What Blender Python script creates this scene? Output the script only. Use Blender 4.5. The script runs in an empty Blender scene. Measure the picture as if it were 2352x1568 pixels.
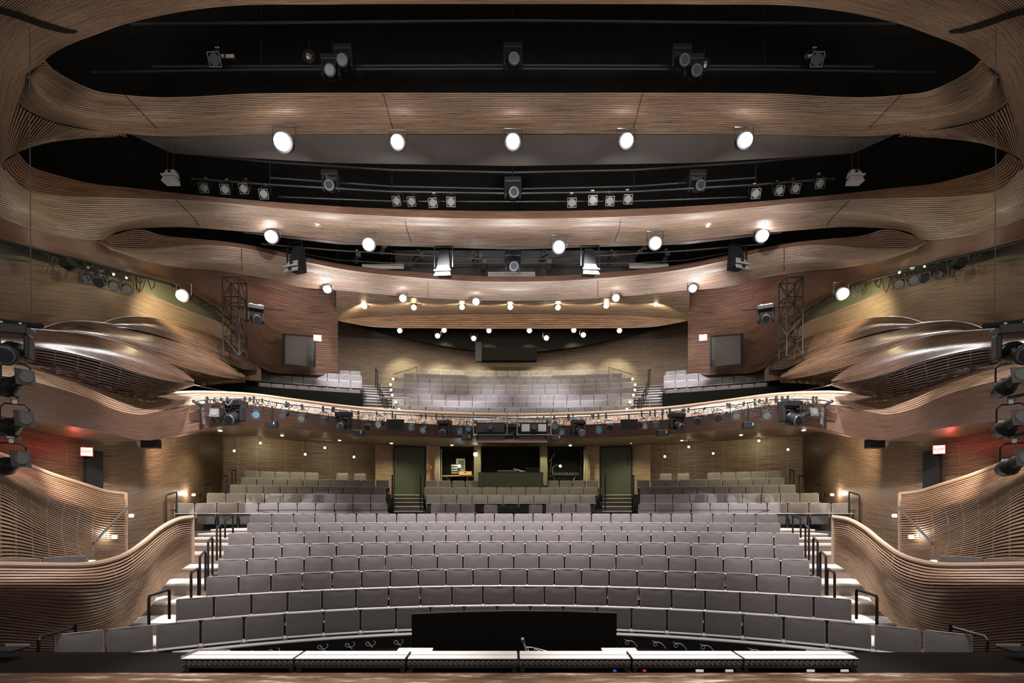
import bpy, bmesh, math, random
import numpy as np
from mathutils import Vector, Matrix
random.seed(7)
sc = bpy.context.scene
COL = sc.collection
F, CX, HY = 1272.0, 1178.0, 1170.0        # focal length in px, principal column, horizon row of the 2352x1568 frame

# ------------------------------------------------------------------ camera
cam_d = bpy.data.cameras.new('camera'); cam = bpy.data.objects.new('camera', cam_d); COL.objects.link(cam)
cam.location = (0, 0, 0); cam.rotation_euler = (math.pi/2, 0, 0)
cam_d.sensor_width = 36; cam_d.sensor_fit = 'HORIZONTAL'; cam_d.lens = 36*F/2352
cam_d.shift_x = (1176-CX)/2352; cam_d.shift_y = (HY-784)/2352
cam_d.clip_start = 0.05; cam_d.clip_end = 200
sc.camera = cam
# ------------------------------------------------------------------ view + world
sc.view_settings.view_transform = 'Standard'; sc.view_settings.look = 'None'
sc.view_settings.gamma = 1; sc.view_settings.exposure = 0.35; sc.view_settings.use_curve_mapping = False
w = bpy.data.worlds.new('world'); sc.world = w; w.use_nodes = True
w.node_tree.nodes['Background'].inputs[0].default_value = (1.0, 0.93, 0.86, 1)
w.node_tree.nodes['Background'].inputs[1].default_value = 0.30

def P(u, v, d):
    return Vector(((u-CX)*d/F, d, (HY-v)*d/F))

def lamp(kind, loc, target=None, energy=100, color=(1, .95, .9), size=.1, angle=60, blend=.5, name='light', sx=None):
    L = bpy.data.lights.new(name, kind); L.energy = energy; L.color = color
    o = bpy.data.objects.new(name, L); COL.objects.link(o); o.location = loc
    if kind == 'SPOT':
        L.spot_size = math.radians(angle); L.spot_blend = blend; L.shadow_soft_size = size
    elif kind == 'AREA':
        L.shape = 'RECTANGLE'; L.size = size; L.size_y = sx or size
    else:
        L.shadow_soft_size = size
    if target is not None:
        o.rotation_euler = (Vector(target)-Vector(loc)).to_track_quat('-Z', 'Y').to_euler()
    return o

COOL = (1.0, .95, .93); WARM = (1.0, .84, .62); OLIVE = (1.0, .93, .56)
# unseen fill lights added behind the camera to brighten hall and ceiling
lamp('AREA', (0, -2.5, 8.2), (0, 14, 1.0), 250, (1, .94, .88), 14, name='stage_fill_light', sx=2.0)
for x in (-6, 0, 6):
    lamp('SPOT', (x, -1.5, 1.2), (x*1.05, 13.2, 9.9), 2600, (1, .94, .89), .5, 54, .9, name='stage_fill_light')
for s in (-1, 1):
    lamp('SPOT', (s*4.8, 8.6, 8.0), (s*7.2, 8.6, -1.6), 1700, (1, .95, .92), .1, 48, .7, name='box_wash')
    lamp('SPOT', (s*5.2, 9.5, 7.6), (s*6.4, 12.0, -1.6), 2200, COOL, .08, 30, .6, name='aisle_wash')
    lamp('SPOT', (s*6.0, 12.6, 7.8), (s*7.9, 15.8, 3.3), 4500, (.94, .95, 1), .08, 44, .8, name='balcony_front_wash')
    lamp('SPOT', (s*4.5, 8.0, 6.5), (s*9.4, 12.0, .2), 800, (1, .93, .88), .08, 40, .8, name='box_wash')
    lamp('SPOT', (s*5.5, 15.5, 8.0), (s*7.0, 23.2, 5.5), 4200, (.93, .94, 1), .1, 22, .6, name='balcony_wash')
    lamp('SPOT', (s*2.0, 14.5, 7.9), (s*2.2, 24.3, 4.9), 6500, (.95, .95, 1), .2, 28, 1.0, name='balcony_wash')
    lamp('SPOT', (s*4.0, 8.5, 3.0), (s*9.0, 11.3, 9.2), 420, COOL, .08, 34, .9, name='ceiling_wash')  # unseen spot added in mid-air to brighten the ceiling ends
    lamp('SPOT', (s*4.2, 10.2, 6.6), (s*8.8, 13.6, 2.7), 2600, (.96, .96, 1), .08, 34, .8, name='balcony_front_wash')
    lamp('SPOT', (s*7.6, 11.2, 6.4), (s*11, 13.6, 6.0), 70, OLIVE, .08, 100, .9, name='recess_wash')
    lamp('SPOT', (s*1.6, 3.6, 6.5), (s*1.9, 5.0, -1.5), 3500, COOL, .06, 30, .7, name='stage_wash')  # added overhead spot, out of view, brightening the stage edge
for x in (-6.4, -3.2, 0, 3.2, 6.4):   # added unseen spots brightening the second and third timber bands
    lamp('SPOT', (x*.85, 17.5, 6.7), (x, 19.5, 7.8), 250, (.93, .95, 1), .1, 110, .9, name='band_wash')
    lamp('SPOT', (x*.8, 12.9, 7.5), (x, 16.0, 8.3), 420, (1, .95, .92), .1, 80, .9, name='band_wash')

# ------------------------------------------------------------------ materials
MATS = {}
def new_mat(name):
    m = bpy.data.materials.new(name); m.use_nodes = True
    nt = m.node_tree; b = nt.nodes['Principled BSDF']; MATS[name] = m
    return m, nt, b

def simple(name, col, rough=.6, metal=0, spec=.5, noise=0, nscale=40, bump=0):
    m, nt, b = new_mat(name)
    b.inputs['Base Color'].default_value = (*col, 1); b.inputs['Roughness'].default_value = rough
    b.inputs['Metallic'].default_value = metal; b.inputs['Specular IOR Level'].default_value = spec
    if noise or bump:
        tc = nt.nodes.new('ShaderNodeTexCoord'); n = nt.nodes.new('ShaderNodeTexNoise')
        n.inputs['Scale'].default_value = nscale; n.inputs['Detail'].default_value = 6
        nt.links.new(tc.outputs['Object'], n.inputs['Vector'])
        if noise:
            r = nt.nodes.new('ShaderNodeMapRange'); r.inputs[3].default_value = 1-noise; r.inputs[4].default_value = 1+noise
            nt.links.new(n.outputs[0], r.inputs[0])
            v = nt.nodes.new('ShaderNodeVectorMath'); v.operation = 'SCALE'; v.inputs[0].default_value = col
            nt.links.new(r.outputs[0], v.inputs['Scale']); nt.links.new(v.outputs[0], b.inputs['Base Color'])
        if bump:
            bp = nt.nodes.new('ShaderNodeBump'); bp.inputs['Strength'].default_value = bump; bp.inputs['Distance'].default_value = .01
            nt.links.new(n.outputs[0], bp.inputs['Height']); nt.links.new(bp.outputs[0], b.inputs['Normal'])
    return m

def wood(name, dark, light, rough=.38, spec=.5):
    """slatted timber: UV x runs along the slat in metres, UV y counts slats"""
    m, nt, b = new_mat(name)
    uv = nt.nodes.new('ShaderNodeUVMap')
    mp = nt.nodes.new('ShaderNodeMapping'); mp.inputs['Scale'].default_value = (.9, 1.37, 1)
    nt.links.new(uv.outputs[0], mp.inputs[0])
    n1 = nt.nodes.new('ShaderNodeTexNoise'); n1.inputs['Scale'].default_value = 1.0; n1.inputs['Detail'].default_value = 5
    n1.inputs['Roughness'].default_value = .7; nt.links.new(mp.outputs[0], n1.inputs['Vector'])
    mp2 = nt.nodes.new('ShaderNodeMapping'); mp2.inputs['Scale'].default_value = (3.0, 9.0, 1)
    nt.links.new(uv.outputs[0], mp2.inputs[0])
    n2 = nt.nodes.new('ShaderNodeTexNoise'); n2.inputs['Scale'].default_value = 1.6; n2.inputs['Detail'].default_value = 8
    nt.links.new(mp2.outputs[0], n2.inputs['Vector'])
    mx = nt.nodes.new('ShaderNodeMath'); mx.operation = 'MULTIPLY_ADD'; mx.inputs[1].default_value = .65
    sc2 = nt.nodes.new('ShaderNodeMath'); sc2.operation = 'MULTIPLY'; sc2.inputs[1].default_value = .35
    nt.links.new(n2.outputs[0], sc2.inputs[0]); nt.links.new(n1.outputs[0], mx.inputs[0]); nt.links.new(sc2.outputs[0], mx.inputs[2])
    cr = nt.nodes.new('ShaderNodeValToRGB'); e = cr.color_ramp.elements
    e[0].position = .37; e[0].color = (*dark, 1); e[1].position = .60; e[1].color = (*light, 1)
    nt.links.new(mx.outputs[0], cr.inputs[0]); nt.links.new(cr.outputs[0], b.inputs['Base Color'])
    b.inputs['Roughness'].default_value = rough; b.inputs['Specular IOR Level'].default_value = spec
    return m

WOOD = wood('brown_slat_wood', (.070, .038, .023), (.27, .165, .105))
WOODP = wood('polished_pod_wood', (.030, .015, .009), (.125, .070, .042), .27)
WOODN = wood('grey_brown_slat_wood', (.15, .10, .075), (.36, .265, .20))
WOODR = wood('reddish_slat_wood', (.070, .035, .023), (.235, .13, .088))
WOODH = wood('honey_slat_wood', (.095, .056, .035), (.32, .212, .138), .42)
WOODB = wood('bleached_box_wood', (.19, .11, .068), (.50, .335, .225), .36)
CAPW = simple('pale_cap_wood', (.52, .36, .25), .35, noise=.15, nscale=6)
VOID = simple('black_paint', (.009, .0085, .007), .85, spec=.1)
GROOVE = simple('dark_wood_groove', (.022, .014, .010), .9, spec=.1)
OLIVEP = simple('olive_plaster', (.16, .15, .095), .7, noise=.08, nscale=2)
GREYP = simple('grey_painted_board', (.085, .076, .070), .65, noise=.2, nscale=1.3)
GREENP = simple('dark_green_paint', (.055, .062, .044), .6, noise=.05, nscale=2)
STEP = simple('pale_step_carpet', (.55, .51, .48), .8, noise=.06, nscale=8)
RISER = simple('brown_step_riser', (.30, .225, .18), .7, noise=.1, nscale=8)
TIER = simple('dark_tier_floor', (.045, .042, .04), .8, noise=.1, nscale=5)
FAB = simple('grey_seat_fabric', (.175, .157, .157), .95, spec=.2, noise=.22, nscale=5, bump=.25)
FABL = simple('grey_piping_fabric', (.40, .37, .36), .7)
SEATB = simple('black_seat_shell', (.012, .012, .012), .5)
ARMP = simple('grey_arm_pad', (.38, .35, .33), .5)
BLK = simple('black_powder_metal', (.010, .010, .011), .45, spec=.35)
BLK2 = simple('black_satin_casing', (.016, .016, .017), .38, spec=.35)
STEEL = simple('worn_steel', (.45, .44, .43), .3, metal=1)
ALU = simple('pale_aluminium', (.66, .61, .59), .45, metal=.15, noise=.06, nscale=20)
GREYM = simple('grey_painted_metal', (.30, .29, .285), .45)
DGREY = simple('dark_grey_metal', (.10, .10, .10), .35)
DOORG = simple('dark_grey_door', (.055, .05, .047), .5)
LENS = simple('blue_lens_glass', (.22, .42, .60), .12, spec=.9)
LENSD = simple('dark_lens_glass', (.025, .03, .04), .12, spec=.6)
GEL = simple('smoky_gel_sheet', (.16, .16, .15), .15, spec=.9)
WHITE = simple('white_board', (.75, .72, .68), .6)
CLOTH = simple('black_cloth', (.035, .032, .028), .85, noise=.2, nscale=4)
BLUEP = simple('blue_paint', (.04, .10, .55), .4)
REDP = simple('red_painted_metal', (.45, .03, .02), .4)
CABLE = simple('black_cable', (.02, .02, .02), .6)
CABLEW = simple('white_cable', (.65, .65, .66), .5)
ORANGEB = simple('tan_cardboard', (.62, .36, .16), .7)
BRASS = simple('brass', (.7, .45, .2), .3, metal=1)
CURT = simple('pale_sheer_drape', (.30, .27, .21), .8)

def glow(name, col, s):
    m, nt, b = new_mat(name)
    b.inputs['Base Color'].default_value = (*col, 1); b.inputs['Emission Color'].default_value = (*col, 1)
    b.inputs['Emission Strength'].default_value = s
    return m
G_COOL = glow('lit_cool_lamp', (1, .96, .95), 22)
G_WARM = glow('lit_warm_lamp', (1, .80, .45), 16)
G_SOFT = glow('lit_small_lamp', (1, .86, .60), 9)
G_RED = glow('lit_exit_panel', (1, .16, .08), 5.0)
G_WHT = glow('lit_exit_lettering', (1, .70, .55), 2.6)
G_BLUE = glow('lit_blue_indicator', (.08, .12, 1), 3)

# stage floor: scuffed glossy painted boards
m, nt, b = new_mat('scuffed_stage_floor')
tc = nt.nodes.new('ShaderNodeTexCoord'); mp = nt.nodes.new('ShaderNodeMapping'); mp.inputs['Scale'].default_value = (1.1, 5, 1)
n1 = nt.nodes.new('ShaderNodeTexNoise'); n1.inputs['Scale'].default_value = 1.4; n1.inputs['Detail'].default_value = 9; n1.inputs['Roughness'].default_value = .7
nt.links.new(tc.outputs['Object'], mp.inputs[0]); nt.links.new(mp.outputs[0], n1.inputs['Vector'])
cr = nt.nodes.new('ShaderNodeValToRGB'); e = cr.color_ramp.elements
e[0].position = .38; e[0].color = (.07, .035, .02, 1); e[1].position = .64; e[1].color = (.55, .43, .33, 1)
x = cr.color_ramp.elements.new(.53); x.color = (.15, .085, .05, 1)
nt.links.new(n1.outputs[0], cr.inputs[0]); nt.links.new(cr.outputs[0], b.inputs['Base Color'])
mr = nt.nodes.new('ShaderNodeMapRange'); mr.inputs[3].default_value = .12; mr.inputs[4].default_value = .5
nt.links.new(n1.outputs[0], mr.inputs[0]); nt.links.new(mr.outputs[0], b.inputs['Roughness'])
STAGE = m

# ------------------------------------------------------------------ mesh helpers
def link_mesh(name, verts, faces, mats, parent=None, fmat=None, smooth=False, uvs=None, loc=None):
    me = bpy.data.meshes.new(name); me.from_pydata([tuple(v) for v in verts], [], faces)
    for mm in (mats if isinstance(mats, (list, tuple)) else [mats]): me.materials.append(mm)
    if fmat is not None: me.polygons.foreach_set('material_index', fmat)
    if smooth: me.polygons.foreach_set('use_smooth', [True]*len(me.polygons))
    if uvs is not None:
        ul = me.uv_layers.new(name='UVMap')
        vi = np.empty(len(me.loops), dtype=np.int32); me.loops.foreach_get('vertex_index', vi)
        ul.data.foreach_set('uv', np.asarray(uvs, dtype=np.float32)[vi].ravel())
    me.update()
    o = bpy.data.objects.new(name, me); COL.objects.link(o)
    if parent: o.parent = parent
    if loc: o.location = loc
    return o

class MB:
    def __init__(s): s.v = []; s.f = []
    def add(s, vs, fs):
        n = len(s.v); s.v += [tuple(v) for v in vs]; s.f += [tuple(i+n for i in f) for f in fs]; return s
    def box(s, c, size, M=None):
        cx, cy, cz = c; x, y, z = (q/2 for q in size)
        vs = [Vector((cx+a*x, cy+b_*y, cz+c_*z)) for a in (-1, 1) for b_ in (-1, 1) for c_ in (-1, 1)]
        if M: vs = [M @ q for q in vs]
        return s.add(vs, [(0, 1, 3, 2), (4, 6, 7, 5), (0, 4, 5, 1), (2, 3, 7, 6), (0, 2, 6, 4), (1, 5, 7, 3)])
    def rbox(s, c, size, r=.02, seg=2, M=None):
        bm = bmesh.new(); bmesh.ops.create_cube(bm, size=1)
        for q in bm.verts: q.co = Vector((q.co.x*size[0], q.co.y*size[1], q.co.z*size[2]))
        bmesh.ops.bevel(bm, geom=bm.edges[:], offset=r, segments=seg, affect='EDGES', profile=.5)
        bm.verts.index_update()
        T = Matrix.Translation(c)
        vs = [((M @ T) if M else T) @ q.co for q in bm.verts]
        fs = [tuple(q.index for q in f.verts) for f in bm.faces]; bm.free()
        return s.add(vs, fs)
    def cyl(s, a, b_, r, r2=None, n=10, cap=True):
        a = Vector(a); b_ = Vector(b_); r2 = r if r2 is None else r2
        d = (b_-a).normalized(); u = d.orthogonal().normalized(); w_ = d.cross(u)
        vs = []
        for p, rr in ((a, r), (b_, r2)):
            for i in range(n):
                t = 2*math.pi*i/n; vs.append(p+(u*math.cos(t)+w_*math.sin(t))*rr)
        fs = [(i, (i+1) % n, n+(i+1) % n, n+i) for i in range(n)]
        if cap: fs += [tuple(range(n-1, -1, -1)), tuple(range(n, 2*n))]
        return s.add(vs, fs)
    def tube(s, pts, r, n=6):
        pts = [Vector(p) for p in pts]; k = len(pts); vs = []
        u = None
        for i, p in enumerate(pts):
            d = (pts[min(i+1, k-1)]-pts[max(i-1, 0)])
            d = d.normalized() if d.length > 1e-9 else Vector((0, 0, 1))
            u = d.orthogonal().normalized() if u is None else (u-d*u.dot(d)).normalized()
            w_ = d.cross(u)
            for j in range(n):
                t = 2*math.pi*j/n; vs.append(p+(u*math.cos(t)+w_*math.sin(t))*r)
        fs = [(i*n+j, i*n+(j+1) % n, (i+1)*n+(j+1) % n, (i+1)*n+j) for i in range(k-1) for j in range(n)]
        fs += [tuple(range(n-1, -1, -1)), tuple((k-1)*n+j for j in range(n))]
        return s.add(vs, fs)
    def ball(s, c, r, n=12, m_=8, sz=1):
        vs = [(c[0], c[1], c[2]+r*sz)]
        for i in range(1, m_):
            p = math.pi*i/m_
            for j in range(n):
                t = 2*math.pi*j/n; vs.append((c[0]+r*math.sin(p)*math.cos(t), c[1]+r*math.sin(p)*math.sin(t), c[2]+r*math.cos(p)*sz))
        vs.append((c[0], c[1], c[2]-r*sz)); L = len(vs)-1
        fs = [(0, 1+j, 1+(j+1) % n) for j in range(n)]
        fs += [(1+i*n+j, 1+(i+1)*n+j, 1+(i+1)*n+(j+1) % n, 1+i*n+(j+1) % n) for i in range(m_-2) for j in range(n)]
        fs += [(L, 1+(m_-2)*n+(j+1) % n, 1+(m_-2)*n+j) for j in range(n)]
        return s.add(vs, fs)
    def build(s, name, mat, parent=None, smooth=False, loc=None):
        o = link_mesh(name, s.v, s.f, mat, parent, smooth=False, loc=loc)
        if smooth:
            me = o.data; me.polygons.foreach_set('use_smooth', [True]*len(me.polygons))
            try: me.set_sharp_from_angle(angle=math.radians(40))
            except Exception: pass
        return o

def tag(o, label=None, cat=None, group=None, kind=None):
    if label: o['label'] = label
    if cat: o['category'] = cat
    if group: o['group'] = group
    if kind: o['kind'] = kind
    return o
def thing(name, label, cat, loc=(0, 0, 0), rz=0, group=None):
    o = bpy.data.objects.new(name, None); COL.objects.link(o); o.empty_display_size = .1
    o.location = loc; o.rotation_euler = (0, 0, rz)
    return tag(o, label, cat, group)
def struct(o): o['kind'] = 'structure'; return o
def dup(root, loc=None, rot=None, label=None, group=None, scale=None):
    r = root.copy(); COL.objects.link(r)
    if loc is not None: r.location = loc
    if rot is not None: r.rotation_euler = rot
    if scale is not None: r.scale = scale
    if label: r['label'] = label
    if group: r['group'] = group
    for ch in list(root.children):
        c = ch.copy(); COL.objects.link(c); c.parent = r
        for g in list(ch.children):
            d = g.copy(); COL.objects.link(d); d.parent = c
    return r

# ------------------------------------------------------------------ ribbons of slats
def hermite(t0, pts, t):
    """smooth curve through pts at parameters t0, evaluated at t (chord-aware finite-difference tangents)"""
    t0 = np.asarray(t0, float); p = np.asarray(pts, float); n = len(t0)
    m_ = np.zeros_like(p); h = np.diff(t0); sl = (p[1:]-p[:-1])/h.reshape(-1, *([1]*(p.ndim-1)))
    m_[0] = sl[0]; m_[-1] = sl[-1]
    for i in range(1, n-1): m_[i] = (sl[i-1]*h[i]+sl[i]*h[i-1])/(h[i]+h[i-1])
    i = np.clip(np.searchsorted(t0, t, side='right')-1, 0, n-2)
    hh = h[i]; s_ = (t-t0[i])/hh
    sh = lambda a: a.reshape(-1, *([1]*(p.ndim-1)))
    return (sh(2*s_**3-3*s_**2+1)*p[i] + sh((s_**3-2*s_**2+s_)*hh)*m_[i] + sh(-2*s_**3+3*s_**2)*p[i+1] + sh((s_**3-s_**2)*hh)*m_[i+1])

def row_curve(row, n, sym, world=False):
    pts = np.array([tuple(q) if world else tuple(P(*q)) for q in row])
    ch = np.concatenate([[0], np.cumsum(np.linalg.norm(np.diff(pts, axis=0), axis=1))]); ch /= ch[-1]
    if sym:
        pts = np.vstack([pts, (pts[:-1]*[-1, 1, 1])[::-1]]); ch = np.concatenate([ch/2, 1-(ch[:-1]/2)[::-1]])
        tt = np.linspace(0, .5, n//2+1); tt = np.concatenate([tt, 1-tt[:-1][::-1]])
    else: tt = np.linspace(0, 1, n+1)
    return hermite(ch, pts, tt)

def grid_of(rows, n, sym, tv, tpos=None, world=False):
    R = np.array([row_curve(r, n, sym, world) for r in rows])           # k x m x 3
    k = len(rows); t0 = np.linspace(0, 1, k) if tpos is None else tpos
    if k == 2: return R[0][None]*(1-tv)[:, None, None]+R[1][None]*tv[:, None, None]
    return hermite(t0, R, tv)                                           # T x m x 3

def normals(G, flip):
    ds = np.gradient(G, axis=1); dt = np.gradient(G, axis=0)
    N = np.cross(ds, dt); N /= (np.linalg.norm(N, axis=2, keepdims=True)+1e-12)
    s_ = np.sign(np.mean(np.sum(N*(-G), axis=2)))                        # towards the stage
    return N*(s_ if s_ != 0 else 1)*(-1 if flip else 1)

def ribbon(name, rows, nsl, nseg=80, sym=False, mirror=False, mat=None, gap=.22, depth=.022, back=True, parent=None,
           flip=False, tpos=None, cap=None, capr=.035, battens=0, world=False, backoff=.0, crop=None):
    """a curved wall or ceiling surface made of parallel slats; the grooves between them are real recesses"""
    mat = mat or WOOD
    G0 = grid_of(rows, nseg, sym, np.linspace(0, 1, max(9, 4*len(rows))), tpos, world)
    tv = np.sort(np.concatenate([(np.arange(nsl)+gap/2)/nsl, (np.arange(nsl)+1-gap/2)/nsl]))
    G = grid_of(rows, nseg, sym, tv, tpos, world); N = normals(G, flip)
    m_ = G.shape[1]; arc = np.concatenate([[0], np.cumsum(np.linalg.norm(np.diff(G[len(tv)//2], axis=0), axis=1))])
    V = []; Fc = []; Fm = []; UV = []
    def strip(A, B, mi, va, vb):
        n0 = len(V); V.extend(A); V.extend(B)
        UV.extend([(a, va) for a in arc]); UV.extend([(a, vb) for a in arc])
        for i in range(m_-1): Fc.append((n0+i, n0+i+1, n0+m_+i+1, n0+m_+i)); Fm.append(mi)
    jit = np.random.RandomState(len(rows)*31+nsl)
    for j in range(nsl):
        a, b_ = 2*j, 2*j+1; off = 37.0*j
        fa, fb = G[a], G[b_]; ba, bb = G[a]-N[a]*depth, G[b_]-N[b_]*depth
        va = j*1.0+jit.rand()*.2
        strip(fa, fb, 0, va, va+.7); strip(ba, fa, 0, va-.1, va); strip(fb, bb, 0, va+.7, va+.8)
        if not back: strip(bb, ba, 0, va, va+.7)
        elif j < nsl-1: strip(bb, G[a+2]-N[a+2]*depth, 1, 0, 0)
    if battens:
        tb = np.linspace(0.0, 1, 16); GB = grid_of(rows, nseg, sym, tb, tpos, world); NB_ = normals(GB, flip)
        for q in range(1, battens):
            i = int(round(q*(m_-1)/battens)); i = min(max(i, 1), m_-2)
            d = (GB[:, i+1]-GB[:, i]); d /= np.linalg.norm(d, axis=1, keepdims=True)+1e-9
            A = GB[:, i]-d*.02-NB_[:, i]*(depth*.8); B = GB[:, i]+d*.02-NB_[:, i]*(depth*.8)
            A2 = A-NB_[:, i]*.03; B2 = B-NB_[:, i]*.03
            for X, Y in ((A, B), (A2, A), (B, B2)):
                n0 = len(V); V.extend(X); V.extend(Y); UV.extend([(k*.1, 3) for k in range(len(X))]*2)
                for k in range(len(X)-1): Fc.append((n0+k, n0+k+1, n0+len(X)+k+1, n0+len(X)+k)); Fm.append(0)
    V = np.array(V)
    o = link_mesh(name, V, Fc, [mat, GROOVE], parent, fmat=Fm, smooth=True, uvs=UV)
    out = [o]
    if cap is not None:
        C = grid_of(rows, nseg, sym, np.array([0.0, .02]), tpos, world)[0]
        mb = MB().tube([tuple(p) for p in C], capr, 8); out.append(mb.build(cap, mat if capr < .03 else CAPW, parent if parent else o, smooth=True))
    return out

def mir(o, name=None):
    """mirror-image copy of an object's mesh across the hall's centre line"""
    me = o.data.copy(); n = len(me.vertices); a = np.empty(n*3, dtype=np.float32); me.vertices.foreach_get('co', a)
    a = a.reshape(-1, 3); a[:, 0] *= -1; me.vertices.foreach_set('co', a.ravel()); me.flip_normals(); me.update()
    c = bpy.data.objects.new(name or o.name.split('.')[0], me); COL.objects.link(c)
    for k in o.keys():
        if k in ('label', 'category', 'group', 'kind'): c[k] = o[k]
    return c

# ------------------------------------------------------------------ hall shell
def quad(name, pts, mat):
    return struct(link_mesh(name, pts, [tuple(range(len(pts)))], mat))
mb = MB()
mb.box((0, 15, 12.1), (36, 36, .2)); struct(mb.build('ceiling', VOID))
for nm, sx in (('wall_left', -1), ('wall_right', 1)):
    struct(MB().box((sx*15.6, 15, 4.5), (.2, 36, 15.4)).build(nm, VOID))
struct(MB().box((0, 33, 4.5), (31, .2, 15.4)).build('wall_back', VOID))

# ---- ceiling band in front of the first slot, sweeping down the sides
A_top = [(-110, 420, 8.6), (-105, 300, 8.5), (-100, 200, 8.4), (-95, 130, 8.3), (-80, 80, 8.3), (-50, 20, 8.2), (0, -30, 8.1), (70, -70, 8.0), (160, -100, 8.0), (270, -120, 8.0), (420, -135, 7.9), (720, -150, 7.9), (1178, -150, 7.9)]
A_bot = [(-15, 385, 10.4), (32, 262, 10.8), (70, 172, 11.0), (106, 136, 11.0), (129, 119, 10.8), (170, 99, 10.6), (221, 80, 10.4), (272, 61, 10.1), (340, 43, 9.8), (409, 29, 9.5), (521, 15, 9.2), (760, 11, 9.0), (1178, 10, 9.0)]
for o in ribbon('ceiling_front', [A_top, A_bot], 42, 170, sym=True, mat=WOODH, gap=.42, depth=.05): struct(o)
# ---- striped web between the first and second slot (slats run down)
T_top = [(-15, 385, 10.4), (5, 260, 10.8), (70, 168, 11.0)]
web_a = [(70, 168, 11.05), (30, 200, 11.1), (34, 228, 11.2), (62, 255, 11.4), (112, 278, 11.7), (200, 298, 12.2), (290, 309, 12.8)]
web_b = [(-15, 385, 10.5), (2, 378, 10.7), (18, 362, 11.0), (58, 343, 11.3), (110, 328, 11.7), (190, 318, 12.2), (292, 311, 12.8)]
def cross_ribbon(name, ea, eb, n, mat, **k):
    ca = row_curve(ea, n, False); cb = row_curve(eb, 400, False); cb = np.array([cb[int(round(400*(i/n)**1.35))] for i in range(n+1)])
    rows = [[tuple(ca[i]), tuple((ca[i]*2+cb[i])/3+np.array([-.03, 0, 0])), tuple(cb[i])] for i in range(n+1)]
    return ribbon(name, rows, n, 8, world=True, mat=mat, tpos=np.linspace(0, 1, n+1), **k)
for o in cross_ribbon('ceiling_web', web_a, web_b, 52, WOODH, gap=.4, depth=.03): struct(o); struct(mir(o))
# ---- band 1 with its curled ends
B1t = [(76, 160, 11.0), (104, 138, 11.1), (118, 154, 11.3), (168, 185, 11.6), (226, 209, 11.9), (286, 217, 12.1), (600, 214, 12.2), (1178, 213, 12.2)]
B1m = [(60, 176, 10.8), (68, 176, 10.8), (84, 210, 11.0), (130, 243, 11.3), (205, 263, 11.8), (300, 268, 12.2), (600, 262, 12.5), (1178, 261, 12.5)]
B1b = [(66, 170, 11.0), (30, 190, 11.1), (36, 230, 11.3), (90, 268, 11.7), (190, 295, 12.2), (300, 309, 12.8), (600, 309, 13.1), (1178, 308, 13.1)]
for o in ribbon('ceiling_middle', [B1t, B1m, B1b], 24, 180, sym=True, mat=WOODH, gap=.38, depth=.03): struct(o)
# ---- grey soffit board behind band 1
quad('ceiling_soffit_panel', [P(300, 309, 13.2), P(2056, 309, 13.2), P(1960, 352, 14.2), P(1600, 374, 14.7), P(1178, 381, 14.9), P(756, 374, 14.7), P(396, 352, 14.2)], GREYP)
# ---- second slot: open slatted lip at the ends, dark brown top edge
L2a = [(44, 351, 11.4), (68, 378, 11.8), (136, 402, 12.4), (204, 419, 13.0), (306, 431, 13.9), (409, 443, 14.8), (776, 473, 15.9), (1178, 484, 16.2)]
L2b = [(2, 380, 10.9), (10, 405, 11.1), (60, 436, 11.5), (136, 449, 12.2), (238, 453, 13.1), (409, 458, 14.3), (776, 490, 15.5), (1178, 502, 15.8)]
for o in ribbon('ceiling_lip', [L2a, L2b], 9, 160, sym=True, mat=WOODR, gap=.5, depth=.03): struct(o)
F2m = [(-60, 440, 10.3), (10, 452, 10.9), (80, 485, 11.4), (160, 502, 12.3), (240, 505, 13.1), (400, 490, 14.2), (580, 500, 15.2), (780, 520, 15.7), (1178, 533, 16.0)]
F2t = [(-60, 370, 10.3), (2, 385, 10.8), (60, 436, 11.5), (136, 449, 12.2), (238, 453, 13.1), (409, 458, 14.3), (776, 490, 15.5), (1178, 502, 15.8)]
F2b = [(-60, 470, 10.3), (0, 500, 10.8), (90, 530, 11.6), (180, 548, 12.5), (238, 550, 13.3), (270, 533, 13.8), (380, 522, 14.7), (560, 532, 15.7), (780, 553, 16.4), (1178, 565, 16.8)]
for o in ribbon('ceiling_rear_upper', [F2t, F2m, F2b], 22, 200, sym=True, mat=WOODN, gap=.3, depth=.025): struct(o)
quad('ceiling_soffit_edge', [P(560, 533, 15.8), P(780, 554, 16.5), P(1178, 566, 16.9), P(1576, 554, 16.5), P(1796, 533, 15.8), P(1796, 535, 16.3), P(1576, 561, 17.0), P(1178, 573, 17.4), P(780, 561, 17.0), P(560, 535, 16.3)], GREYM)
# ---- third slot: inner lip
L3a = [(250, 542, 13.6), (323, 526, 14.2), (375, 540, 14.8), (443, 547, 15.4), (545, 558, 16.5), (650, 578, 17.6), (776, 604, 18.7), (980, 626, 19.4), (1178, 635, 19.7)]
L3b = [(228, 553, 13.1), (252, 568, 13.5), (306, 573, 14.0), (375, 569, 14.7), (460, 562, 15.4), (560, 570, 16.3), (660, 592, 17.3), (776, 616, 18.3), (980, 639, 19.1), (1178, 647, 19.4)]
for o in ribbon('ceiling_lip_rear', [L3a, L3b], 10, 160, sym=True, mat=WOODR, gap=.5, depth=.05): struct(o)
F3m = [(250, 570, 13.3), (306, 583, 13.8), (390, 592, 14.6), (480, 596, 15.4), (580, 605, 16.6), (690, 628, 17.8), (776, 642, 18.5), (960, 662, 19.3), (1178, 671, 19.5)]
F3b = [(250, 571, 13.3), (320, 595, 13.9), (410, 614, 15.0), (500, 622, 16.1), (600, 638, 17.3), (698, 661, 18.6), (776, 667, 19.0), (950, 683, 19.7), (1178, 691, 20.0)]
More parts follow.
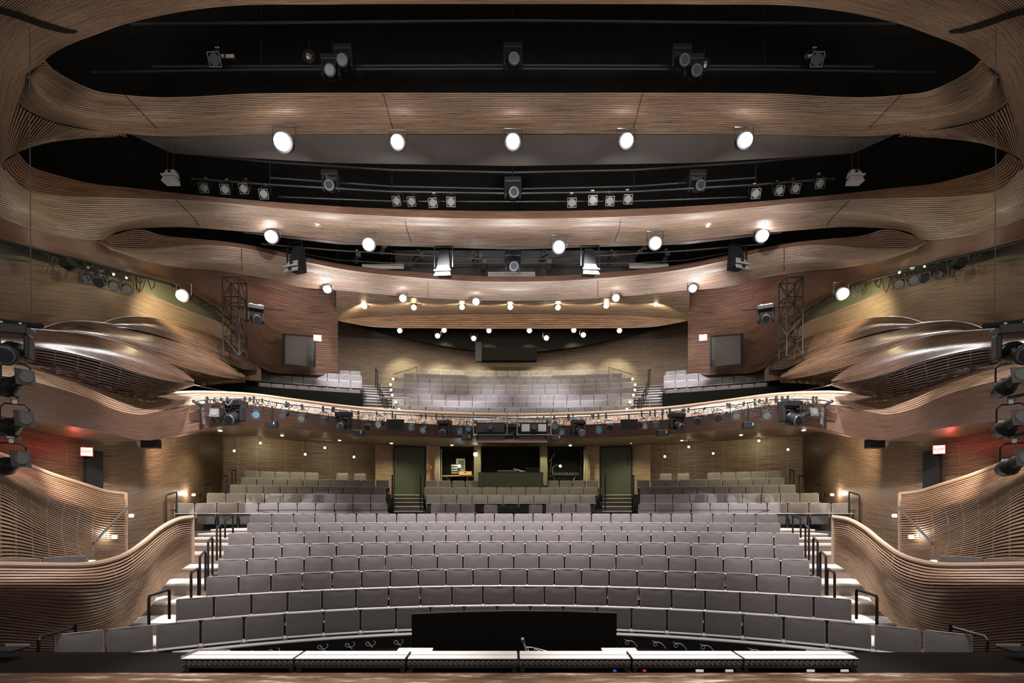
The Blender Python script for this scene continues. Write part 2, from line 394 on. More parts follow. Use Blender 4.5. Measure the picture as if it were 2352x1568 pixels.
for o in ribbon('ceiling_rear_lower', [L3b, F3m, F3b], 19, 200, sym=True, mat=WOODN, gap=.32, depth=.022): struct(o)
# ---- back soffit, lens shaped, and its dark drop edge
S4a = [(772, 664, 19.6), (860, 676, 20.3), (980, 686, 20.6), (1178, 692, 20.7)]
S4b = [(772, 735, 22.4), (860, 727, 24.0), (1000, 722, 24.8), (1178, 721, 25.2)]
for o in ribbon('ceiling_back_soffit', [S4a, S4b], 14, 90, sym=True, mat=WOODH, gap=.15, depth=.015): struct(o)
S5b = [(772, 736, 22.5), (850, 750, 23.9), (1000, 754, 24.7), (1178, 755, 25.1)]
for o in ribbon('ceiling_back_edge', [S4b, S5b], 7, 90, sym=True, mat=WOOD, gap=.2, depth=.015): struct(o)

# ---- side walls, upper
SMt = [(-60, 470, 10.3), (0, 500, 10.8), (90, 530, 11.6), (180, 548, 12.5), (228, 553, 13.2), (252, 570, 13.5), (330, 595, 14.3), (420, 614, 15.4), (511, 623, 16.6), (600, 638, 18.0), (698, 661, 19.6), (776, 667, 21.0)]
SMb = [(-60, 530, 10.2), (0, 552, 10.6), (102, 580, 11.8), (204, 605, 13.0), (306, 632, 14.4), (392, 655, 15.6), (443, 682, 16.6), (494, 712, 17.6), (540, 775, 18.7), (610, 850, 20.4), (700, 860, 21.8), (776, 862, 23.4)]
for o in ribbon('wall_side_upper', [SMt, SMb], 40, 120, mat=WOODR, gap=.12, depth=.02): struct(o); struct(mir(o))
# olive recess strip between the two timber skins
OSa = [(-60, 528, 10.7), (0, 548, 11.1), (102, 574, 12.3), (204, 598, 13.5), (306, 624, 14.9), (392, 645, 16.1), (443, 672, 17.1), (510, 722, 18.4), (560, 800, 19.4)]
OSb = [(-60, 590, 10.5), (0, 602, 10.9), (102, 616, 12.1), (204, 632, 13.3), (306, 660, 14.8), (375, 694, 15.9), (443, 722, 16.9), (500, 775, 18.3), (540, 840, 19.4)]
G = grid_of([OSa, OSb], 60, False, np.linspace(0, 1, 6)); m_ = G.shape[1]
o = link_mesh('wall_recess', G.reshape(-1, 3), [(r*m_+i, r*m_+i+1, (r+1)*m_+i+1, (r+1)*m_+i) for r in range(5) for i in range(m_-1)], OLIVEP, smooth=True); struct(o); struct(mir(o))
SLt = [(-60, 583, 10.2), (0, 595, 10.6), (51, 601, 11.2), (150, 613, 12.4), (250, 634, 13.7), (306, 655, 14.6), (375, 689, 15.6), (443, 716, 16.6), (520, 750, 17.9), (560, 800, 19.0), (600, 850, 20)]
SLb = [(-60, 800, 10.4), (0, 800, 10.8), (51, 800, 11.4), (150, 800, 12.6), (250, 790, 13.9), (306, 800, 14.8), (375, 830, 15.8), (443, 850, 16.8), (520, 868, 18.1), (560, 872, 19.1), (600, 875, 20.1)]
for o in ribbon('wall_side_middle', [SLt, SLb], 52, 90, mat=WOODH, gap=.12, depth=.012): struct(o); struct(mir(o))

# ---- upper back wall (balcony level), arc
def arc_rows(R, v0, v1, u0, n=24):
    """rows at world heights on an arc of radius R about the stage, from column u0 to the centre"""
    th0 = math.atan((u0-CX)/F); out = []
    for z in (v0, v1):
        out.append([(R*math.sin(th0*(1-i/n)), R*math.cos(th0*(1-i/n)), z) for i in range(n+1)])
    return out
for o in ribbon('wall_back_upper', arc_rows(29.3, 9.6, 6.2, 640), 62, 90, sym=True, mat=WOODH, gap=.16, depth=.015, world=True, battens=24): struct(o)
# ---- under-balcony back wall
for o in ribbon('wall_back_lower', arc_rows(26.0, 3.2, -.6, 505), 58, 110, sym=True, mat=WOODH, gap=.25, depth=.03, world=True, battens=40): struct(o)
LWt = [(-80, 940, 10.0), (0, 966, 10.8), (60, 985, 11.5), (130, 1000, 12.2), (232, 1012, 13.5), (290, 1008, 14.6), (341, 1000, 15.8), (440, 990, 18.4), (511, 990, 22.8)]
LWb = [(-80, 1330, 10.0), (0, 1320, 10.8), (60, 1312, 11.5), (130, 1300, 12.2), (232, 1285, 13.5), (290, 1275, 14.6), (341, 1260, 15.8), (440, 1225, 18.4), (511, 1200, 22.8)]
for o in ribbon('wall_side_lower', [LWt, LWb], 82, 100, mat=WOODH, gap=.25, depth=.02, battens=16): struct(o); struct(mir(o))

# ---- balcony front, with its soffit
bf = thing('balcony_parapet', 'long curving slatted timber balcony front that dips and sweeps up to both sides', 'balcony', (0, 0, 0))
BT = [(-70, 812, 8.6), (0, 824, 9.4), (68, 838, 10.2), (136, 850, 11.1), (204, 865, 12.0), (255, 885, 12.7), (290, 902, 13.2), (324, 909, 13.8), (375, 905, 14.6), (443, 901, 15.6), (511, 902, 16.4), (579, 906, 17.2), (681, 919, 18.2), (800, 934, 18.9), (980, 947, 19.4), (1178, 952, 19.5)]
BC = [(-70, 850, 8.1), (0, 862, 8.9), (68, 875, 9.7), (136, 892, 10.6), (204, 915, 11.5), (255, 938, 12.2), (290, 948, 12.7), (324, 952, 13.3), (358, 945, 13.9), (426, 931, 15.1), (511, 925, 16.1), (579, 930, 16.9), (681, 944, 17.9), (800, 960, 18.6), (980, 973, 19.1), (1178, 979, 19.2)]
BB = [(-70, 945, 8.6), (0, 955, 9.4), (68, 966, 10.2), (136, 974, 11.0), (204, 986, 11.9), (255, 996, 12.5), (306, 1008, 13.2), (341, 1011, 13.8), (392, 1002, 14.6), (443, 990, 15.5), (511, 978, 16.5), (579, 978, 17.3), (681, 986, 18.3), (800, 996, 19.0), (980, 1004, 19.5), (1178, 1006, 19.6)]
ribbon('upper_fascia', [BT, BC], 11, 220, sym=True, mat=WOODB, gap=.3, depth=.03, parent=bf, cap='top_rail', capr=.05)
ribbon('lower_fascia', [BC, BB], 26, 220, sym=True, mat=WOODR, gap=.12, depth=.012, parent=bf)
SB = [(-70, 950, 9.9), (60, 985, 11.4), (130, 1000, 12.1), (232, 1013, 13.4), (290, 1013, 14.5), (341, 1011, 15.5), (440, 999, 18.2), (511, 1002, 22.7), (610, 1008, 24.0), (849, 1023, 25.3), (979, 1027, 25.8), (1178, 1028, 25.95)]
ribbon('soffit', [BB, SB], 14, 160, sym=True, mat=WOODH, gap=.08, depth=.008, parent=bf)

# ---- gallery pods on the side walls
pods = [
 ('largest and nearest', [(-60, 745, 8.9), (0, 750, 9.6), (102, 758, 10.6), (170, 764, 11.3), (238, 776, 12.0), (306, 797, 12.8), (358, 821, 13.4), (409, 848, 14.0), (445, 874, 14.6)],
  [(-60, 790, 8.3), (0, 792, 9.0), (102, 800, 10.0), (170, 812, 10.7), (238, 830, 11.4), (306, 853, 12.2), (358, 868, 12.9), (409, 878, 13.7), (446, 879, 14.5)],
  [(-60, 850, 8.8), (0, 856, 9.5), (102, 872, 10.5), (170, 888, 11.2), (238, 905, 12.0), (306, 914, 12.9), (358, 912, 13.5), (409, 898, 14.2), (447, 885, 14.7)], .42, 30),
 ('middle', [(85, 758, 10.9), (136, 741, 11.6), (170, 737, 12.1), (238, 742, 12.9), (306, 756, 13.8), (375, 773, 14.7), (443, 797, 15.6), (511, 831, 16.6), (562, 863, 17.3)],
  [(80, 778, 10.6), (136, 775, 11.2), (170, 778, 11.7), (238, 790, 12.5), (306, 810, 13.4), (375, 830, 14.3), (443, 850, 15.3), (511, 866, 16.4), (563, 872, 17.2)],
  [(99, 800, 11.0), (136, 803, 11.5), (200, 818, 12.3), (238, 830, 12.8), (306, 855, 13.8), (375, 880, 14.7), (443, 888, 15.8), (511, 882, 16.8), (564, 878, 17.4)], .3, 26),
 ('farthest and smallest', [(235, 741, 13.2), (272, 730, 13.7), (306, 727, 14.1), (358, 731, 14.8), (409, 743, 15.5), (460, 759, 16.3), (511, 781, 17.2), (548, 802, 17.9), (590, 833, 18.8)],
  [(232, 752, 12.9), (272, 752, 13.3), (306, 756, 13.7), (358, 768, 14.4), (409, 784, 15.1), (460, 804, 15.9), (511, 828, 16.8), (548, 845, 17.6), (590, 850, 18.7)],
  [(242, 768, 13.3), (272, 778, 13.8), (306, 788, 14.2), (358, 803, 14.9), (409, 824, 15.6), (460, 845, 16.4), (511, 862, 17.3), (548, 866, 18.0), (590, 860, 18.8)], .3, 24)]
for sd, sn in ((1, 'left'), (-1, 'right')):
    for nm, t_, m_, b_, gp, ns in pods:
        t = thing('gallery_pod', '%s of the three leaf-shaped slatted timber gallery pods on the %s side wall' % (nm, sn), 'gallery box', (0, 0, 0))
        um = [((a[0]+c[0])/2, (a[1]+c[1])/2-1, (a[2]+c[2])/2-.14) for a, c in zip(t_, m_)]
        lb = [(a[0], a[1], a[2]+.45) for a in b_]; lm = [((a[0]+c[0])/2, (a[1]+c[1])/2+2, (a[2]+c[2])/2-.05) for a, c in zip(m_, lb)]
        outs = ribbon('slatted_shell', [t_, um, m_], ns*3//5, 70, mat=WOODP, gap=.26, depth=.02, back=False, parent=t, cap='top_rail', capr=.022, battens=9)
        outs += ribbon('open_lattice', [m_, lm, lb], ns*2//5, 70, mat=WOODP, gap=.62, depth=.02, back=False, parent=t, battens=12)
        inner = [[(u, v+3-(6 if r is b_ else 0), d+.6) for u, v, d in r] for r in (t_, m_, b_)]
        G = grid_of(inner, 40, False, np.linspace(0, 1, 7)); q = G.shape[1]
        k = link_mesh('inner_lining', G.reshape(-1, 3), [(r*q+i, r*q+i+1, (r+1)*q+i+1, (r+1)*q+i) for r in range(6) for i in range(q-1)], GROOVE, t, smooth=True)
        if sd < 0:
            for c in outs+[k]:
                n = len(c.data.vertices); a = np.empty(n*3, dtype=np.float32); c.data.vertices.foreach_get('co', a); a[0::3] *= -1
                c.data.vertices.foreach_set('co', a); c.data.flip_normals(); c.data.update()

# ---- orchestra box balustrades
def flipx(objs):
    for c in objs:
        n = len(c.data.vertices); a = np.empty(n*3, dtype=np.float32); c.data.vertices.foreach_get('co', a); a[0::3] *= -1
        c.data.vertices.foreach_set('co', a); c.data.flip_normals(); c.data.update()
NB = [[(-90, 1300, 6.6), (0, 1297, 7.3), (97, 1298, 7.9), (194, 1297, 8.6), (240, 1290, 9.1), (291, 1272, 9.7), (330, 1245, 10.2), (368, 1214, 10.8), (407, 1193, 11.4), (442, 1187, 12.0)],
      [(-90, 1345, 6.3), (0, 1345, 7.0), (97, 1345, 7.6), (194, 1345, 8.3), (240, 1342, 8.8), (291, 1325, 9.4), (330, 1295, 10.0), (368, 1258, 10.65), (407, 1229, 11.3), (442, 1222, 12.0)],
      [(-90, 1392, 6.8), (0, 1394, 7.5), (97, 1406, 8.1), (160, 1412, 8.5), (246, 1396, 9.15), (295, 1369, 9.7), (341, 1330, 10.25), (372, 1290, 10.8), (407, 1262, 11.4), (442, 1252, 12.0)],
      [(-90, 1520, 7.2), (0, 1510, 7.9), (97, 1508, 8.4), (194, 1504, 8.9), (243, 1490, 9.2), (294, 1440, 9.7), (340, 1400, 10.2), (374, 1350, 10.8), (407, 1315, 11.4), (442, 1292, 12.0)]]
FB = [[(-90, 1015, 9.2), (0, 1043, 10.0), (47, 1061, 10.5), (116, 1088, 11.2), (194, 1113, 12.1), (248, 1129, 12.8), (289, 1134, 13.3)],
      [(-90, 1060, 8.7), (0, 1085, 9.5), (47, 1108, 10.1), (110, 1138, 10.8), (185, 1163, 11.7), (242, 1180, 12.5), (289, 1182, 13.1)],
      [(-90, 1085, 8.9), (0, 1108, 9.7), (47, 1135, 10.25), (105, 1172, 10.9), (175, 1202, 11.75), (238, 1225, 12.5), (289, 1226, 13.1)],
      [(-90, 1330, 9.5), (0, 1320, 10.2), (47, 1312, 10.7), (110, 1310, 11.3), (190, 1306, 12.1), (242, 1300, 12.8), (289, 1290, 13.3)]]
for sd, sn in ((1, 'left'), (-1, 'right')):
    t = thing('box_balustrade', 'front curved slatted box balustrade beside the %s end of the front seat rows' % sn, 'balustrade')
    o1 = ribbon('slatted_shell', NB, 31, 110, mat=WOODB, gap=.46, depth=.05, tpos=[0, .23, .48, 1], parent=t, cap='top_rail', capr=.045, battens=10)
    e = MB().tube([P(442, v, 12.0) for v in (1187, 1222, 1252, 1292)], .04, 8).build('end_post', CAPW, t, smooth=True)
    t2 = thing('box_balustrade', 'rear slatted box balustrade rising beside the %s exit door behind the nearer one' % sn, 'balustrade')
    o2 = ribbon('slatted_shell', FB, 46, 90, mat=WOODB, gap=.42, depth=.04, tpos=[0, .26, .44, 1], parent=t2, cap='top_rail', capr=.045, battens=10)
    e2 = MB().tube([P(289, v, 13.25) for v in (1134, 1182, 1226, 1290)], .04, 8).build('end_post', CAPW, t2, smooth=True)
    if sd < 0: flipx(o1+[e]+o2+[e2])

# ------------------------------------------------------------------ floors and tiers
def ring(mb, r0, r1, z0, z1, a0, a1, n=48):
    """a curved block of an arc-shaped tier"""
    vs = []
    for i in range(n+1):
        t = a0+(a1-a0)*i/n; s_, c_ = math.sin(t), math.cos(t)
        vs += [(r0*s_, r0*c_, z0), (r1*s_, r1*c_, z0), (r1*s_, r1*c_, z1), (r0*s_, r0*c_, z1)]
    fs = []
    for i in range(n):
        a = 4*i; b_ = a+4
        for j in range(4): fs.append((a+j, a+(j+1) % 4, b_+(j+1) % 4, b_+j))
    fs += [(0, 1, 2, 3), (4*n+3, 4*n+2, 4*n+1, 4*n)]
    mb.add(vs, fs)
def ang(u): return math.atan((u-CX)/F)

ORCH = [  # (seats, top row pixel at centre, centre pitch, cubic term)
 (23, 1395, 75.7, .1234), (20, 1348, 70.7, .072), (21, 1307, 62.0, .05), (22, 1273, 58.2, .031),
 (23, 1244, 51.5, .0504), (24, 1219, 51.8, .021), (25, 1199, 44.0, .033), (26, 1180, 44.3, .0142)]
SH = .87
def orch_R(i): return 9.5+.95*i
def orch_z(i): return -(ORCH[i][1]-HY)*orch_R(i)/F - SH      # floor height of a row

mb = MB(); mb.box((0, 8, -3.2), (24, 12, 1.2)); mb_floor_z = -2.6
for i in range(8):
    zf = orch_z(i); n, v, p, c = ORCH[i]; k = n/2; w_ = math.atan((p*k+c*k**3)/F)
    w2 = w_+.02
    ring(mb, orch_R(i)-.55, 18.6 if i == 7 else orch_R(i)+.45, -3.2, zf, -w2, w2, 40)
struct(mb.build('floor', TIER))
mb = MB(); mb.box((0, 20, -2.2), (26, 9, 2.4)); 
struct(mb.build('floor_cross_aisle', TIER))
# ------------------------------------------------------------------ stage
ZS = -1.5
struct(MB().box((0, 1.0, ZS-.15), (26, 8.18, .3)).build('floor_stage', STAGE))
struct(MB().box((0, 5.46, ZS-.55), (26, .74, 1.1)).build('trim_1', VOID))

# ------------------------------------------------------------------ theatre seats
def make_seat():
    t = thing('theater_seat', '', 'seat')
    T = Matrix.Translation((0, 0.10, .62)) @ Matrix.Rotation(math.radians(-11), 4, 'X')
    # backrest: slightly dished upholstered slab
    nx, nz = 8, 6; W, H, D = .525, .50, .075
    vs = []; fs = []
    for k, sgn in ((0, -1), (1, 1)):
        for i in range(nx+1):
            for j in range(nz+1):
                x = -W/2+W*i/nx; z = -H/2+H*j/nz; a = abs(2*i/nx-1); b_ = abs(2*j/nz-1)
                e = max(a**8, b_**8)
                dish = .018*(1-a*a) if sgn < 0 else 0
                vs.append(T @ Vector((x, sgn*D/2*(1-.55*e)+dish, z-.004*e)))
    q = nz+1; o_ = (nx+1)*q
    for i in range(nx):
        for j in range(nz):
            a = i*q+j; fs.append((a, a+q, a+q+1, a+1)); fs.append((o_+a, o_+a+1, o_+a+q+1, o_+a+q))
    for i in range(nx):
        for j in (0, nz): a = i*q+j; fs.append((a, o_+a, o_+a+q, a+q))
    for j in range(nz):
        for i in (0, nx): a = i*q+j; fs.append((a, a+1, o_+a+1, o_+a))
    mb = MB().add(vs, fs); mb.build('backrest', FAB, t, smooth=True)
    # piping around the top and sides of the backrest
    p = [T @ Vector((-W/2, 0, -H/2+.03)), T @ Vector((-W/2, 0, H/2-.02)), T @ Vector((-W/2+.02, 0, H/2)), T @ Vector((W/2-.02, 0, H/2)), T @ Vector((W/2, 0, H/2-.02)), T @ Vector((W/2, 0, -H/2+.03))]
    MB().tube(p, .009, 6).build('piping', FABL, t)
    # tipped-up cushion with dark underside
    MB().rbox((0, -.10, .36), (.47, .10, .34), .03, 2, Matrix.Rotation(math.radians(-4), 4, 'X')).build('seat_cushion', CUSH, t, smooth=True)
    MB().rbox((0, -.125, .545), (.505, .10, .022), .006, 1).build('lit_cushion_edge', FABL, t)  # top edge painted paler, as lit from above
    mb = MB(); mb.box((.281, -.02, .50), (.042, .30, .03)); mb.box((.281, .03, .27), (.03, .12, .54)); mb.box((.281, 0, .01), (.09, .26, .02))
    mb.build('pedestal', SEATB, t)
    MB().rbox((.281, -.17, .555), (.055, .17, .026), .006, 1).build('arm_pad', ARMP, t)
    return t
CUSH = simple('dark_cushion_fabric', (.045, .042, .042), .9)
proto = make_seat(); used = [False]
ORD = ['first', 'second', 'third', 'fourth', 'fifth', 'sixth', 'seventh', 'eighth', 'ninth', 'tenth', 'eleventh', 'twelfth', 'thirteenth', 'fourteenth', 'fifteenth', 'sixteenth', 'seventeenth', 'eighteenth', 'nineteenth', 'twentieth']
def ordn(k):
    if k <= 20: return ORD[k-1]
    return {30: 'thirtieth'}.get(k, ('twenty-' if k < 30 else 'thirty-')+ORD[k-21 if k < 30 else k-31])
def seat(R, th, z, wd, label, group, rz=None, tilt=0):
    loc = (R*math.sin(th), R*math.cos(th), z); rot = (0, 0, -th if rz is None else rz); s_ = (wd/.572, 1, 1)
    if not used[0]:
        used[0] = True; proto.location = loc; proto.rotation_euler = rot; proto.scale = s_; proto['label'] = label; proto['group'] = group; return proto
    return dup(proto, loc, rot, label, group, s_)
ROWN = ['front row nearest the stage', 'second row from the stage', 'third row from the stage', 'fourth row from the stage', 'fifth row from the stage', 'sixth row from the stage', 'seventh row from the stage', 'eighth row, last before the cross aisle']
for i, (n, v, p, c) in enumerate(ORCH):
    bnd = [p*(k-n/2)+c*(k-n/2)**3 for k in range(n+1)]
    th = [math.atan((b_+2)/F) for b_ in bnd]
    for k in range(n):
        w_ = (th[k+1]-th[k])*orch_R(i)
        seat(orch_R(i), (th[k]+th[k+1])/2, orch_z(i), w_, 'grey theater seat, %s from the left in the %s' % (ordn(k+1), ROWN[i]), 'front block theater seats')

# parterre under the balcony
PZ = [.20, .55, .88, 1.19, 1.50]; PR = [20.0, 20.95, 21.9, 22.85, 23.8]
PL = [[398, 447, 498, 547, 594, 639, 683, 725, 768, 810, 851, 891], [474, 519, 564, 608, 651, 692, 732, 772, 811, 851, 887],
      [528, 567, 606, 644, 682, 718, 755, 788, 823, 856, 886], [553, 589, 626, 661, 697, 732, 765, 798, 828, 863, 894]]
PC = [None, [978+35.45*k for k in range(12)], [974+33.3*k for k in range(13)], None]
PN = ['first', 'second', 'third', 'fourth', 'fifth']
for i in range(4):
    for sd, nm in ((1, 'left'), (-1, 'right')):
        b_ = PL[i] if sd > 0 else sorted(2*CX-u for u in PL[i])
        for k in range(len(b_)-1):
            ta, tb = ang(b_[k]), ang(b_[k+1])
            seat(PR[i], (ta+tb)/2, PZ[i]-SH, (tb-ta)*PR[i], 'parterre seat, %s from the left in the %s row of the %s block' % (ordn(k+1), PN[i], nm), 'seats under the balcony')
    if i in (1, 2):
        for k in range(len(PC[i])-1):
            ta, tb = ang(PC[i][k]), ang(PC[i][k+1])
            seat(PR[i], (ta+tb)/2, PZ[i]-SH, (tb-ta)*PR[i], 'parterre seat, %s from the left in the %s row of the centre block' % (ordn(k+1), 'front full' if i == 1 else 'second full'), 'seats under the balcony')
for k, (a, b_) in enumerate([(976, 1006), (1007, 1037), (1038, 1068), (1069, 1099), (1256, 1284), (1285, 1314), (1315, 1344), (1346, 1376)]):
    ta, tb = ang(a), ang(b_)
    seat(PR[3], (ta+tb)/2, PZ[3]-SH, (tb-ta)*PR[3], 'olive-lit theater seat %s of the draped mixing desk, %s from the left' % ('left' if k < 4 else 'right', ordn(k % 4+1)), 'seats beside the mixing desk')
for k, (a, b_) in enumerate([(989, 1023), (1024, 1058), (1059, 1092), (1111, 1143), (1214, 1246), (1253, 1288), (1289, 1322), (1323, 1357)]):
    ta, tb = ang(a), ang(b_)
    seat(19.7, (ta+tb)/2, (.20 if k not in (3, 4) else .17)-SH, (tb-ta)*19.7, 'loose grey theater seat placed in the cross aisle, %s of the eight from the left' % ordn(k+1), 'loose seats in the cross aisle')
# box seats seen over the front balustrades
for sd, nm in ((1, 'left'), (-1, 'right')):
    for k, u in enumerate((150, 42)):
        p = P(u, 1270, 9.3); th = math.atan2(p.x*sd, p.y)
        seat(math.hypot(p.x, p.y), th, -.80-SH+(-.04 if k else 0), .62, 'dark box seat showing above the %s balustrade, %s' % (nm, 'nearer the stage' if k else 'nearer the stairs'), 'box seats')

# farther seats: last row under the balcony and the whole upper balcony, far beyond three hundred in all
def seat_cloud(name, label, rows):
    me_parts = [(c.data, c.data.materials[0]) for c in proto.children]
    allm = [m for _, m in me_parts]; V = []; Fc = []; Fm = []
    data = []
    for me, m in me_parts:
        a = np.empty(len(me.vertices)*3); me.vertices.foreach_get('co', a)
        data.append((a.reshape(-1, 3), [tuple(p.vertices) for p in me.polygons]))
    for R, z, us in rows:
        for a, b_ in us:
            ta, tb = ang(a), ang(b_); th = (ta+tb)/2; sx = (tb-ta)*R/.572; cs, sn = math.cos(th), math.sin(th)
            for mi, (co, fs) in enumerate(data):
                q = co.copy(); q[:, 0] *= sx
                x = q[:, 0]*cs+q[:, 1]*sn+R*sn; y = -q[:, 0]*sn+q[:, 1]*cs+R*cs
                n0 = len(V); V.extend(zip(x, y, q[:, 2]+z)); Fc.extend([tuple(i+n0 for i in f) for f in fs]); Fm.extend([mi]*len(fs))
    o = link_mesh(name, V, Fc, allm, fmat=Fm); tag(o, label, 'seats', kind='stuff'); return o
def spread(a, b_, n): return [(a+(b_-a)*k/n, a+(b_-a)*(k+1)/n) for k in range(n)]
E = [(560, 596), (596, 631), (631, 666), (666, 700), (700, 732), (772, 801), (813, 841)]
seat_cloud('rear_seat_row', 'sparse last row of olive-lit seats against the wall under the balcony', [(23.8, PZ[4]-SH, E+[(2*CX-b_, 2*CX-a) for a, b_ in E])])
BV = [934.5, 920, 907.5, 894.5, 882.6, 871.5, 860.5, 849.8]
BX = [(905, 15), (900, 18), (899, 18), (899, 19), (901, 19), (905, 20), (926, 19), (962, 17)]
BR = lambda i: 21.6+.95*i
BZ = lambda i: (HY-BV[i])*BR(i)/F
rows = [(BR(i), BZ(i)-SH, spread(BX[i][0], 2*CX-BX[i][0], BX[i][1])) for i in range(8)]
seat_cloud('balcony_seats', 'banked rows of grey seats filling the centre of the upper balcony', rows)
SR = [(21.95, 4.6, 593, 828, 8), (22.9, 5.13, 589, 832, 9), (23.85, 5.6, 592, 832, 9), (24.8, 5.99, 637, 828, 8)]
seat_cloud('balcony_seats', 'four short rows of brightly lit seats on the left side of the upper balcony', [(R, z-SH, spread(a, b_, n)) for R, z, a, b_, n in SR])
seat_cloud('balcony_seats', 'four short rows of brightly lit seats on the right side of the upper balcony', [(R, z-SH, spread(2*CX-b_, 2*CX-a, n)) for R, z, a, b_, n in SR])

# parterre + balcony tiers and stairs
mb = MB()
for i in range(5):
    ext = [(PL[i][0], PL[i][-1]), (974, 1382)] if i < 4 else [(540, 894), (974, 1382)]
    for a, b_ in ext+[(2*CX-ext[0][1], 2*CX-ext[0][0])]:
        ring(mb, PR[i]-.55, PR[i]+(.45 if i < 4 else 2.0), -2, PZ[i]-SH, ang(a-6), ang(b_+4), 24)
struct(mb.build('floor_parterre', TIER))
mb = MB()
for i in range(8):
    ring(mb, BR(i)-.5, BR(i)+(.5 if i < 7 else 1.2), 3.08, BZ(i)-SH, ang(BX[i][0]-6), ang(2*CX-BX[i][0]+6), 30)
for R, z, a, b_, n in SR:
    for s_ in (1, -1):
        x0, x1 = (a-4, b_+2) if s_ > 0 else (2*CX-b_-2, 2*CX-a+4)
        ring(mb, R-.5, R+(.5 if R < 24.5 else 1), 3.08, z-SH, ang(x0), ang(x1), 16)
ring(mb, 20.3, 22, 3.04, 3.10, ang(480), ang(2*CX-480), 40)
struct(mb.build('floor_balcony', VOID))
mb = MB()
for s_ in (1, -1):   # dark front wall of the side blocks
    x0, x1 = (545, 832) if s_ > 0 else (2*CX-832, 2*CX-545)
    ring(mb, 21.0, 21.45, 3.04, 4.25, ang(x0), ang(x1), 16)
struct(mb.build('wall_balcony', VOID))
for s_ in (1, -1):
    for nm, r0, n, z0, z1, u0, u1, dr in (('balcony_stairs', 20.9, 12, 3.1, 6.0, 832, 899, .62), ('aisle_stairs', 20.2, 5, -.28, .63, 905, 972, .95)):
        mb = MB(); md = MB()
        for k in range(n):
            z = z0+(z1-z0)*(k+1)/n if nm[0] == 'b' else (-.06, .12, .29, .46, .63)[k]
            a, b_ = (ang(u0), ang(u1)) if s_ > 0 else (ang(2*CX-u1), ang(2*CX-u0))
            ring(md, r0+dr*k, r0+dr*n+(.1 if nm[0] == 'b' else .45), max(z-.6, 3.05) if nm[0] == 'b' else z-.6, z-.02, a, b_, 4)
            ring(mb, r0+dr*k-.02, r0+dr*k+dr, z-.02, z+.012, a, b_, 4)
        t = thing(nm, ('%s flight of steps between the centre and side seats of the upper balcony' if nm[0] == 'b' else '%s short flight of carpeted steps up to the green door under the balcony') % ('left' if s_ > 0 else 'right'), 'stairs')
        md.build('risers', TIER, t); mb.build('treads', STEP, t)
# aisle steps beside the front block
ST = [(2.33, 9.5), (2.10, 10.3), (1.86, 11.1), (1.60, 12.0), (1.35, 12.9), (1.10, 13.8), (.93, 14.7), (.80, 15.5), (.70, 16.2), (.60, 16.9)]
for s_, nm in ((-1, 'left'), (1, 'right')):
    t = thing('aisle_steps', 'pale carpeted steps climbing between the %s ends of the front rows and the curved balustrade' % nm, 'stairs')
    for z, y in ST:
        x0 = 5.3+(y-9.5)*.14; x1 = 9.2 if y > 12.5 else 7.0+(y-9.5)*.35
        w_ = x1-x0; c = s_*(x0+x1)/2
        MB().box((c, y+1.0, -z-.32), (w_, 2.0, .56)).build('riser', RISER, t)
        MB().box((c, y+.98, -z-.02), (w_, 2.04, .04)).build('tread', STEP, t)
sc.cycles.use_denoising = True
sc.cycles.max_bounces = 5; sc.cycles.diffuse_bounces = 3; sc.cycles.glossy_bounces = 2

# ---- panel joints and dark patches standing in for the shade of open slots, laid on the surfaces themselves
from mathutils.bvhtree import BVHTree
def surf(*names):
    V = []; Fc = []
    for nm in names:
        me = bpy.data.objects[nm].data; n0 = len(V); V += [v.co.copy() for v in me.vertices]; Fc += [tuple(i+n0 for i in p.vertices) for p in me.polygons]
    return BVHTree.FromPolygons(V, Fc)
def hit(bv, u, v, lift=.012):
    d = P(u, v, 1.0).normalized(); h = bv.ray_cast(Vector((0, 0, 0)), d)
    return h[0]-d*lift if h[0] else None
def joint(bv, pts, r=.009, host=None):
    for s_ in (1, -1):
        q = []
        for (a, b_), (c, d) in zip(pts, pts[1:]):
            for k in range(8):
                t = k/8; u = a+(c-a)*t; q.append(hit(bv, u if s_ > 0 else 2*CX-u, b_+(d-b_)*t))
        q = [p for p in q if p]
        if len(q) > 3: o = MB().tube(q, r, 4).build('panel_joint', GROOVE); o.parent = bpy.data.objects[host]
bv1 = surf('ceiling_middle'); bv2 = surf('ceiling_rear_upper'); bv3 = surf('ceiling_rear_lower'); bv0 = surf('ceiling_front')
joint(bv1, [(286, 218), (372, 307)], host='ceiling_middle'); joint(bv1, [(880, 215), (905, 307)], host='ceiling_middle')
joint(bv2, [(930, 500), (934, 525), (946, 560)], host='ceiling_rear_upper'); joint(bv2, [(405, 460), (445, 500), (460, 521)], host='ceiling_rear_upper')
joint(bv3, [(983, 645), (983, 686)], host='ceiling_rear_lower'); joint(bv3, [(555, 570), (555, 628)], host='ceiling_rear_lower')
bvb = surf('lower_fascia'); bvs = surf('soffit')
top = [(-6, 14), (51, 32), (102, 51), (153, 66), (179, 72)]; bot = [(-6, 30), (41, 44), (102, 66), (143, 76), (172, 77)]
